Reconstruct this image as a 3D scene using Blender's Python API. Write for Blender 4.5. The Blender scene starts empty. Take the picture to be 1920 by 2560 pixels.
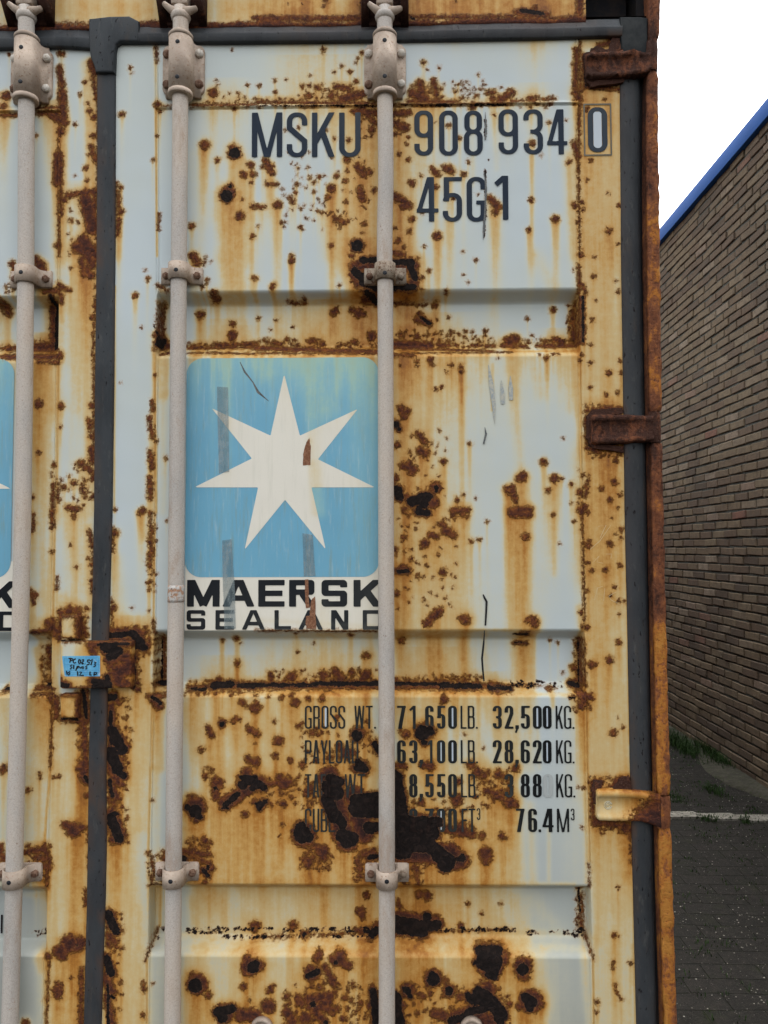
import bpy, bmesh, math, random
import numpy as np
from mathutils import Matrix, Vector

# ------------------------------------------------------------------ camera
scene = bpy.context.scene
F, IW, IH = 1923.0, 1920.0, 2560.0
CAM = np.array([0.0, -1.70, 1.55])
YAW, PITCH, ROLL = math.radians(0.871), math.radians(2.731), math.radians(-0.161)
_fw = np.array([-math.sin(YAW)*math.cos(PITCH), math.cos(YAW)*math.cos(PITCH), math.sin(PITCH)])
_r0 = np.array([math.cos(YAW), math.sin(YAW), 0.0])
_u0 = np.cross(_r0, _fw)
_rt = math.cos(ROLL)*_r0 + math.sin(ROLL)*_u0
_up = -math.sin(ROLL)*_r0 + math.cos(ROLL)*_u0
cam_d = bpy.data.cameras.new('camera')
cam = bpy.data.objects.new('camera', cam_d)
scene.collection.objects.link(cam)
cam.matrix_world = Matrix(((_rt[0], _up[0], -_fw[0], CAM[0]), (_rt[1], _up[1], -_fw[1], CAM[1]),
                           (_rt[2], _up[2], -_fw[2], CAM[2]), (0, 0, 0, 1)))
cam_d.sensor_fit = 'VERTICAL'; cam_d.sensor_height = 24.0
cam_d.lens = 24.0*F/IH
cam_d.clip_start = 0.05; cam_d.clip_end = 2000
scene.camera = cam

# ------------------------------------------------------------------ sky, sun, exposure (overcast day)
SUN_EL, SUN_AZ = math.radians(66), math.radians(35)     # veiled, high beyond the container
w = bpy.data.worlds.new('World'); scene.world = w; w.use_nodes = True
nt = w.node_tree; nt.nodes.clear()
sky = nt.nodes.new('ShaderNodeTexSky'); sky.sky_type = 'NISHITA'; sky.sun_disc = False
sky.sun_elevation = SUN_EL; sky.sun_rotation = SUN_AZ; sky.dust_density = 6.0; sky.air_density = 1.6; sky.ozone_density = 1.0
hs = nt.nodes.new('ShaderNodeHueSaturation'); hs.inputs['Saturation'].default_value = 0.10
bg = nt.nodes.new('ShaderNodeBackground'); bg.inputs['Strength'].default_value = 0.15
wo = nt.nodes.new('ShaderNodeOutputWorld')
nt.links.new(sky.outputs[0], hs.inputs['Color']); nt.links.new(hs.outputs[0], bg.inputs['Color']); nt.links.new(bg.outputs[0], wo.inputs['Surface'])
sl = bpy.data.lights.new('sun', 'SUN'); sl.energy = 0.35; sl.angle = math.radians(25); sl.color = (1.0, 0.97, 0.93)
so = bpy.data.objects.new('sun', sl); scene.collection.objects.link(so)
_sd = Vector((math.sin(SUN_AZ)*math.cos(SUN_EL), math.cos(SUN_AZ)*math.cos(SUN_EL), math.sin(SUN_EL)))
so.rotation_euler = _sd.to_track_quat('Z', 'Y').to_euler()
scene.view_settings.view_transform = 'Standard'; scene.view_settings.look = 'None'
scene.view_settings.gamma = 1.0; scene.view_settings.exposure = 1.8
scene.render.engine = 'CYCLES'

# ------------------------------------------------------------------ helpers
C = scene.collection
rng = random.Random(7); nrg = np.random.RandomState(11)
def ray(px, py):
    a = (px-IW/2)/F; b = -(py-IH/2)/F
    return a*_rt + b*_up + _fw
def P(px, py, y=0.0):
    "the point of the plane at depth y that the photograph shows at px, py"
    d = ray(px, py); k = (y-CAM[1])/d[1]
    p = CAM + k*d
    return float(p[0]), float(p[2])
def G(px, py, z=0.0):
    d = ray(px, py); k = (z-CAM[2])/d[2]
    p = CAM + k*d
    return float(p[0]), float(p[1])
def PX(px, py=1280, y=0.0): return P(px, py, y)[0]
def PZ(py, px=960, y=0.0): return P(px, py, y)[1]
MM = 1.70/F           # metres per photograph pixel on the door plane

def thing(name, label, cat, loc=(0, 0, 0), group=None):
    o = bpy.data.objects.new(name, None); C.objects.link(o); o.location = loc
    o['label'] = label; o['category'] = cat
    if group: o['group'] = group
    return o
def obj(name, verts, faces, mat, parent=None, smooth=True, attrs=None, label=None):
    me = bpy.data.meshes.new(name)
    me.from_pydata([tuple(v) for v in verts], [], faces)
    me.update()
    if smooth: me.polygons.foreach_set('use_smooth', [True]*len(me.polygons))
    if attrs:
        for k, a in attrs.items():
            at = me.attributes.new(k, 'FLOAT', 'POINT'); at.data.foreach_set('value', np.asarray(a, dtype=np.float32))
    me.materials.append(mat)
    o = bpy.data.objects.new(name, me); C.objects.link(o)
    if parent is not None:
        o.parent = parent
        o.matrix_parent_inverse = Matrix.Identity(4)
        loc = Vector((0, 0, 0)); q = parent
        while q is not None: loc += q.location; q = q.parent
        o.location = -loc
    if label: o['label'] = label
    return o
def sharp(o, ang=35):
    me = o.data; me.update()
    bm = bmesh.new(); bm.from_mesh(me)
    for e in bm.edges:
        e.smooth = not (len(e.link_faces) == 2 and e.calc_face_angle(0) > math.radians(ang))
    bm.to_mesh(me); bm.free()
    return o
def bmobj(name, bm, mat, parent=None, smooth=True, ang=35, label=None):
    me = bpy.data.meshes.new(name)
    for f in bm.faces: f.smooth = smooth
    if smooth:
        for e in bm.edges: e.smooth = not (len(e.link_faces) == 2 and e.calc_face_angle(0) > math.radians(ang))
    bmesh.ops.recalc_face_normals(bm, faces=bm.faces)
    bm.to_mesh(me); bm.free(); me.materials.append(mat)
    o = bpy.data.objects.new(name, me); C.objects.link(o)
    if parent is not None:
        o.parent = parent
        loc = Vector((0, 0, 0)); q = parent
        while q is not None: loc += q.location; q = q.parent
        o.location = -loc
    if label: o['label'] = label
    return o
def add_box(bm, x0, x1, y0, y1, z0, z1, bev=0.0, segs=2):
    vs = [bm.verts.new((x, y, z)) for x in (x0, x1) for y in (y0, y1) for z in (z0, z1)]
    fs = [bm.faces.new([vs[i] for i in q]) for q in ((0,1,3,2),(4,6,7,5),(0,4,5,1),(2,3,7,6),(0,2,6,4),(1,5,7,3))]
    if bev > 0:
        es = list({e for f in fs for e in f.edges})
        bmesh.ops.bevel(bm, geom=es, offset=bev, segments=segs, affect='EDGES', profile=0.5)
def add_lathe(bm, cx, cy, prof, n=32, axis='z', c3=None):
    "prof: list of (r, h). axis z: about (cx,cy); axis y: about c3=(x,z), h is y"
    rings = []
    for r, h in prof:
        ring = []
        for i in range(n):
            a = 2*math.pi*i/n
            if axis == 'z': p = (cx+r*math.cos(a), cy+r*math.sin(a), h)
            else: p = (c3[0]+r*math.cos(a), h, c3[1]+r*math.sin(a))
            ring.append(bm.verts.new(p))
        rings.append(ring)
    for a, b in zip(rings, rings[1:]):
        for i in range(n): bm.faces.new((a[i], a[(i+1) % n], b[(i+1) % n], b[i]))
    for ring in (rings[0], rings[-1]): bm.faces.new(ring)
def tube_path(bm, pts, r, n=24):
    rings = []
    for i, p in enumerate(pts):
        a = Vector(pts[max(0, i-1)]); b = Vector(pts[min(len(pts)-1, i+1)]); t = (b-a).normalized()
        u = t.orthogonal().normalized() if not rings else (pu - t*pu.dot(t)).normalized()
        v = t.cross(u); pu = u
        rr = r[i] if hasattr(r, '__len__') else r
        rings.append([bm.verts.new(Vector(p)+rr*(math.cos(2*math.pi*k/n)*u+math.sin(2*math.pi*k/n)*v)) for k in range(n)])
    for a, b in zip(rings, rings[1:]):
        for i in range(n): bm.faces.new((a[i], a[(i+1) % n], b[(i+1) % n], b[i]))
    for ring in (rings[0], rings[-1]): bm.faces.new(ring)
def interp(v, xs, ys): return float(np.interp(v, xs, ys))

# ------------------------------------------------------------------ material helpers
class NT:
    def __init__(s, name):
        s.m = bpy.data.materials.new(name); s.m.use_nodes = True; s.t = s.m.node_tree; s.t.nodes.clear()
        s.out = s.n('ShaderNodeOutputMaterial'); s.b = s.n('ShaderNodeBsdfPrincipled')
        s.l(s.b.outputs[0], s.out.inputs['Surface'])
        s.pos = s.n('ShaderNodeNewGeometry').outputs['Position']
    def n(s, t): return s.t.nodes.new(t)
    def l(s, a, b): s.t.links.new(a, b)
    def put(s, v, sock):
        if hasattr(v, 'is_output'): s.l(v, sock)
        elif isinstance(v, tuple): sock.default_value = v if len(v) == 4 else (v[0], v[1], v[2], 1.0) if sock.type == 'RGBA' else v
        else: sock.default_value = v
    def math(s, op, a, b=0.0, c=None, clamp=False):
        n = s.n('ShaderNodeMath'); n.operation = op; n.use_clamp = clamp
        s.put(a, n.inputs[0]); s.put(b, n.inputs[1])
        if c is not None: s.put(c, n.inputs[2])
        return n.outputs[0]
    def noise(s, scale, detail=4.0, rough=0.6, vec=None, stretch=None, off=None, dist=0.0):
        n = s.n('ShaderNodeTexNoise'); n.inputs['Scale'].default_value = scale
        n.inputs['Detail'].default_value = detail; n.inputs['Roughness'].default_value = rough
        n.inputs['Distortion'].default_value = dist
        v = vec or s.pos
        if stretch or off:
            mp = s.n('ShaderNodeMapping'); s.l(v, mp.inputs['Vector'])
            if stretch: mp.inputs['Scale'].default_value = stretch
            if off: mp.inputs['Location'].default_value = off
            v = mp.outputs[0]
        s.l(v, n.inputs['Vector'])
        return n.outputs['Fac']
    def vor(s, scale, feat='F1', stretch=None, out='Distance', rand=1.0):
        n = s.n('ShaderNodeTexVoronoi'); n.feature = feat; n.inputs['Scale'].default_value = scale
        n.inputs['Randomness'].default_value = rand
        v = s.pos
        if stretch:
            mp = s.n('ShaderNodeMapping'); s.l(v, mp.inputs['Vector']); mp.inputs['Scale'].default_value = stretch; v = mp.outputs[0]
        s.l(v, n.inputs['Vector'])
        return n.outputs[out]
    def attr(s, name):
        n = s.n('ShaderNodeAttribute'); n.attribute_name = name; return n.outputs['Fac']
    def step(s, v, a, b):
        n = s.n('ShaderNodeMapRange'); n.interpolation_type = 'SMOOTHSTEP'
        s.put(v, n.inputs['Value']); n.inputs['From Min'].default_value = a; n.inputs['From Max'].default_value = b
        return n.outputs['Result']
    def lin(s, v, a, b, c=0.0, d=1.0):
        n = s.n('ShaderNodeMapRange'); s.put(v, n.inputs['Value'])
        n.inputs['From Min'].default_value = a; n.inputs['From Max'].default_value = b
        n.inputs['To Min'].default_value = c; n.inputs['To Max'].default_value = d
        return n.outputs['Result']
    def mix(s, f, a, b, mode='MIX'):
        n = s.n('ShaderNodeMix'); n.data_type = 'RGBA'; n.blend_type = mode
        s.put(f, n.inputs[0]); s.put(a, n.inputs[6]); s.put(b, n.inputs[7])
        return n.outputs[2]
    def ramp(s, v, stops):
        n = s.n('ShaderNodeValToRGB'); s.put(v, n.inputs[0]); e = n.color_ramp.elements
        while len(e) < len(stops): e.new(0.5)
        for i, (p, c) in enumerate(stops):
            e[i].position = p; e[i].color = (*c, 1.0) if len(c) == 3 else c
        return n.outputs
    def bump(s, h, dist, strength=1.0):
        n = s.n('ShaderNodeBump'); n.inputs['Distance'].default_value = dist; n.inputs['Strength'].default_value = strength
        s.put(h, n.inputs['Height']); s.l(n.outputs[0], s.b.inputs['Normal'])
    def done(s, col, rough, metal=0.0, spec=None):
        s.put(col, s.b.inputs['Base Color']); s.put(rough, s.b.inputs['Roughness']); s.put(metal, s.b.inputs['Metallic'])
        if spec is not None: s.b.inputs['Specular IOR Level'].default_value = spec
        return s.m

def painted(name, base, stain=1.0, rust=True, rough=0.42, var=0.05, grime=0.0, ro=0.0, fo=0.0, spec=0.18, low_shade=0.0, tint=None):
    "paint, decal or lettering, stained and eaten by the rust that the fields A (rust), B (bare flaked steel) and S (stain) carry"
    t = NT(name)
    A, B, S = t.attr('rustA'), t.attr('rustB'), t.attr('rustS')
    n1 = t.noise(62, 8, 0.72); n2 = t.noise(260, 5, 0.72); n3 = t.noise(95, 6, 0.7, dist=0.6)
    streak = t.noise(1.0, 4, 0.62, stretch=(75, 75, 3.2))
    streak2 = t.noise(1.0, 2, 0.5, stretch=(24, 24, 1.6), off=(5, 2, 1))
    broad = t.noise(3.5, 3, 0.5)
    col = t.mix(t.math('MULTIPLY', t.step(broad, 0.35, 0.7), var*4), base, tuple(c*0.86 for c in base))
    if low_shade:
        b2 = t.noise(2.3, 4, 0.6, off=(6, 3, 2)); col = t.mix(t.math('MULTIPLY', t.step(b2, 0.38, 0.66), 0.75), col, (0.520, 0.565, 0.535))
    fine = t.noise(600, 2, 0.5)
    col = t.mix(t.math('MULTIPLY', t.step(fine, 0.60, 0.72), 0.10), col, tuple(c*0.55 for c in base))
    if grime:
        gn = t.noise(1.0, 6, 0.7, stretch=(120, 120, 9), off=(3, 1, 2))
        col = t.mix(t.math('MULTIPLY', t.step(gn, 0.5, 0.72), grime), col, (0.25, 0.27, 0.16))
        gw = t.noise(1.0, 6, 0.7, stretch=(160, 160, 14), off=(8, 1, 5))
        col = t.mix(t.math('MULTIPLY', t.step(gw, 0.52, 0.75), grime), col, (0.55, 0.62, 0.60))
    if low_shade:  # weaker light low on the doors, mixed into the paint colour by height
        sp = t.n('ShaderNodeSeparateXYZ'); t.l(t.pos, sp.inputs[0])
        dim = t.math('MULTIPLY', t.lin(t.math('ADD', sp.outputs[2], t.math('MULTIPLY', broad, 0.25)), 1.30, 0.62, 0.0, low_shade), 1.0, clamp=True)
        col = t.mix(dim, col, (0.300, 0.300, 0.255))
    # stain
    s1 = t.math('MULTIPLY', S, t.lin(t.math('ADD', t.math('MULTIPLY', streak, 0.42), t.math('MULTIPLY', streak2, 0.58)), 0.30, 0.70, 0.58, 1.42))
    s1 = t.math('MULTIPLY', s1, t.lin(n1, 0.3, 0.7, 0.8, 1.2))
    s1 = t.math('MULTIPLY', s1, stain, clamp=True)
    r = t.ramp(s1, [(0.0, (0.60, 0.63, 0.57)), (0.16, (0.63, 0.59, 0.42)), (0.33, (0.61, 0.46, 0.225)), (0.52, (0.57, 0.335, 0.105)), (0.72, (0.43, 0.185, 0.036)), (1.0, (0.20, 0.066, 0.018))])
    if tint: r = t.ramp(s1, tint)
    al = t.lin(s1, 0.0, 0.26, 0.0, 1.0)
    if stain < 0.7: al = t.math('MULTIPLY', al, 0.75)
    col = t.mix(al, col, r[0])
    # rust
    ad = t.math('ADD', A, t.math('MULTIPLY', t.math('SUBTRACT', n1, 0.5), 1.7))
    n5 = t.noise(150, 4, 0.7, off=(1, 7, 3))
    ad = t.math('ADD', ad, t.math('MULTIPLY', t.math('SUBTRACT', n5, 0.5), 2.0))
    ad = t.math('ADD', ad, t.math('MULTIPLY', t.math('SUBTRACT', n2, 0.5), 1.2))
    if ro: ad = t.math('SUBTRACT', ad, ro)
    ad = t.math('SUBTRACT', ad, 0.10)
    mr = t.step(ad, -0.34, 0.30)
    mh = t.math('MULTIPLY', t.step(ad, -0.85, 0.05), 0.62 if ro == 0 else 0.0)
    col = t.mix(mh, col, (0.42, 0.18, 0.034))
    dep = t.math('ADD', t.math('MULTIPLY', ad, 0.40), t.math('MULTIPLY', t.math('SUBTRACT', n3, 0.5), 2.1))
    rc = t.ramp(t.math('ADD', dep, 0.12), [(0.0, (0.33, 0.115, 0.027)), (0.20, (0.205, 0.064, 0.021)), (0.42, (0.122, 0.038, 0.021)), (0.70, (0.064, 0.024, 0.019)), (1.0, (0.034, 0.016, 0.015))])[0]
    rc = t.mix(t.math('MULTIPLY', t.step(n2, 0.56, 0.70), 0.5), rc, (0.27, 0.092, 0.038))
    rc = t.mix(t.math('MULTIPLY', t.step(n2, 0.47, 0.34), 0.7), rc, (0.055, 0.024, 0.018))
    col = t.mix(mr, col, rc)
    # bare flaked plates
    bd = t.math('ADD', B, t.math('MULTIPLY', t.math('SUBTRACT', n1, 0.5), 1.7))
    bd = t.math('ADD', bd, t.math('MULTIPLY', t.math('SUBTRACT', n2, 0.5), 0.8))
    if fo: bd = t.math('SUBTRACT', bd, fo)
    mb = t.step(bd, 0.0, 0.05)
    bc = t.mix(t.step(n3, 0.42, 0.66), (0.012, 0.0085, 0.008), (0.030, 0.019, 0.016))
    col = t.mix(t.math('MULTIPLY', t.step(bd, -0.14, -0.02), 0.55), col, (0.33, 0.15, 0.07))
    col = t.mix(mb, col, bc)
    rg = t.math('ADD', rough, t.math('MULTIPLY', t.math('MAXIMUM', mr, mb), 0.45), clamp=True)
    h = t.math('MULTIPLY', mr, t.math('ADD', t.math('MULTIPLY', n3, 1.6), t.math('MULTIPLY', n2, 0.9)))
    h = t.math('SUBTRACT', h, t.math('MULTIPLY', mb, 1.1))
    h = t.math('ADD', h, t.math('MULTIPLY', n1, 0.04))
    t.bump(h, 0.0042, 1.0)
    return t.done(col, rg, 0.0, spec)

def simple(name, c1, c2, scale=60, lo=0.4, hi=0.6, rough=0.6, bump=0.0005, stretch=None, c3=None, s3=300, lo3=0.6, hi3=0.7, metal=0.0, detail=6):
    t = NT(name)
    n = t.noise(scale, detail, 0.65, stretch=stretch)
    col = t.mix(t.step(n, lo, hi), c1, c2)
    h = n
    if c3:
        m = t.noise(s3, 4, 0.6)
        col = t.mix(t.step(m, lo3, hi3), col, c3); h = t.math('ADD', n, t.math('MULTIPLY', m, 0.6))
    t.bump(h, bump)
    return t.done(col, rough, metal, 0.2)

WHITE = (0.525, 0.590, 0.612)
M_paint = painted('container_paint', WHITE, 1.0, low_shade=0.85)
M_ink = painted('black_lettering', (0.020, 0.030, 0.048), 0.03, rough=0.55, ro=5.0, fo=0.10, spec=0.08)
M_ink2 = painted('black_table_lettering', (0.010, 0.011, 0.012), 0.02, rough=0.5, ro=5.0, fo=0.04, spec=0.08)
M_clean = painted('clean_protected_paint', (0.50, 0.565, 0.64), 0.10, ro=4.0, fo=0.04)
M_ghost = painted('faded_lettering', (0.40, 0.43, 0.43), 0.8)
M_blue = painted('blue_decal', (0.160, 0.400, 0.560), 0.60, grime=0.42, tint=[(0.0, (0.30, 0.56, 0.60)), (0.3, (0.40, 0.56, 0.42)), (0.55, (0.46, 0.50, 0.24)), (0.9, (0.40, 0.28, 0.08))], rough=0.38, var=0.12)
M_star = painted('white_decal', (0.78, 0.745, 0.655), 0.8, rough=0.4, grime=0.10, tint=[(0.0, (0.74, 0.70, 0.58)), (0.3, (0.70, 0.60, 0.40)), (0.6, (0.62, 0.42, 0.17)), (1.0, (0.4, 0.2, 0.06))])
M_black = painted('logo_black', (0.012, 0.014, 0.018), 0.10, rough=0.5, ro=0.8, spec=0.08)

def rusty_steel(name, deep=(0.060, 0.026, 0.018), mid=(0.185, 0.066, 0.032), bright=(0.48, 0.175, 0.034), scale=26):
    t = NT(name)
    O = t.attr('orange')
    n1 = t.noise(scale, 7, 0.7, dist=0.4, stretch=(1, 1, 0.6)); n2 = t.noise(130, 6, 0.7); n3 = t.noise(420, 3, 0.6)
    v = t.math('ADD', t.math('MULTIPLY', t.math('SUBTRACT', n1, 0.5), 2.6), t.math('MULTIPLY', t.math('SUBTRACT', n2, 0.5), 0.9))
    v = t.math('ADD', v, t.math('ADD', O, 0.05))
    col = t.ramp(v, [(0.0, deep), (0.35, mid), (0.62, (mid[0]*1.5, mid[1]*1.55, mid[2]*1.3)), (0.8, bright), (1.0, (bright[0]*1.05, bright[1]*1.25, bright[2]*1.3))])[0]
    col = t.mix(t.math('MULTIPLY', t.step(n3, 0.6, 0.7), 0.35), col, (0.30, 0.20, 0.15))
    col = t.mix(t.math('MULTIPLY', t.step(n2, 0.44, 0.30), 0.8), col, (0.028, 0.015, 0.013))
    t.bump(t.math('ADD', t.math('MULTIPLY', n2, 1.4), t.math('ADD', n1, t.math('MULTIPLY', n3, 0.3))), 0.0045)
    return t.done(col, 0.78, 0.0, 0.18)
M_post = rusty_steel('rusty_post_steel')

def m_bar():
    t = NT('dusty_bar_paint')
    n1 = t.noise(9, 4, 0.6, stretch=(1, 1, 0.35)); n2 = t.noise(420, 4, 0.7); n3 = t.noise(170, 5, 0.7, off=(4, 4, 4))
    col = t.ramp(n1, [(0.30, (0.38, 0.365, 0.345)), (0.48, (0.49, 0.445, 0.40)), (0.62, (0.54, 0.47, 0.40)), (0.78, (0.50, 0.38, 0.29))])[0]
    col = t.mix(t.math('MULTIPLY', t.step(n2, 0.50, 0.62), 0.28), col, (0.66, 0.63, 0.59))
    col = t.mix(t.math('MULTIPLY', t.step(n2, 0.46, 0.36), 0.45), col, (0.26, 0.21, 0.18))
    col = t.mix(t.math('MULTIPLY', t.step(n3, 0.57, 0.70), 0.55), col, (0.33, 0.19, 0.11))
    n6 = t.noise(14, 6, 0.7, stretch=(1, 1, 0.3), off=(9, 2, 6)); col = t.mix(t.math('MULTIPLY', t.step(n6, 0.54, 0.70), 0.55), col, (0.34, 0.225, 0.15))
    n7 = t.noise(60, 6, 0.7, stretch=(1, 1, 0.5), off=(1, 2, 8)); col = t.mix(t.math('MULTIPLY', t.step(n7, 0.66, 0.72), 0.8), col, (0.20, 0.12, 0.08))
    t.bump(t.math('ADD', n2, n3), 0.0006)
    return t.done(col, 0.7, 0.0, 0.25)
M_bar = m_bar()
M_bracket = simple('dusty_bracket_paint', (0.33, 0.262, 0.21), (0.50, 0.405, 0.325), 22, 0.35, 0.65, 0.65, 0.0006, c3=(0.27, 0.17, 0.11), s3=210, lo3=0.56, hi3=0.70)
M_bracket_rust = simple('rusty_bracket_paint', (0.22, 0.17, 0.125), (0.36, 0.30, 0.235), 55, 0.35, 0.65, 0.7, 0.0008, c3=(0.11, 0.055, 0.03), s3=190, lo3=0.52, hi3=0.66)
M_bolt_pale = simple('painted_bolt', (0.50, 0.46, 0.40), (0.62, 0.58, 0.52), 90, 0.4, 0.6, 0.55, 0.0004, c3=(0.30, 0.20, 0.12), s3=260, lo3=0.6, hi3=0.7)
M_bolt_rust = simple('rusty_bolt', (0.10, 0.05, 0.032), (0.21, 0.13, 0.09), 120, 0.4, 0.6, 0.8, 0.0008)
M_screw = simple('black_screw', (0.012, 0.014, 0.018), (0.03, 0.032, 0.038), 300, rough=0.35, bump=0.0002)
M_dark = simple('dark_recess_steel', (0.008, 0.008, 0.010), (0.016, 0.012, 0.011), 30, rough=0.9)

def m_rubber():
    t = NT('weathered_rubber')
    n1 = t.noise(14, 5, 0.6, stretch=(1, 1, 0.4)); n2 = t.noise(260, 3, 0.6); v = t.noise(1.0, 3, 0.6, stretch=(160, 160, 55), off=(2, 2, 7))
    col = t.ramp(n1, [(0.3, (0.026, 0.031, 0.036)), (0.55, (0.044, 0.050, 0.056)), (0.75, (0.050, 0.051, 0.050))])[0]
    col = t.mix(t.step(v, 0.65, 0.69), col, (0.008, 0.009, 0.012))
    S = t.attr('rustS'); g1 = t.noise(5, 5, 0.7, stretch=(3, 3, 0.8), off=(2, 9, 4)); g2 = t.noise(90, 5, 0.7, stretch=(1, 1, 0.3))
    col = t.mix(t.math('MULTIPLY', t.step(g1, 0.52, 0.70), 0.45), col, (0.085, 0.058, 0.040))
    col = t.mix(t.math('MULTIPLY', t.step(g2, 0.56, 0.70), 0.35), col, (0.105, 0.105, 0.098))
    col = t.mix(t.math('MULTIPLY', S, 0.9, clamp=True), col, (0.12, 0.055, 0.025))
    t.bump(t.math('ADD', n2, t.math('MULTIPLY', t.step(v, 0.65, 0.69), -3.0)), 0.0005)
    return t.done(col, 0.55, 0.0, 0.16)
M_rubber = m_rubber()
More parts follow.
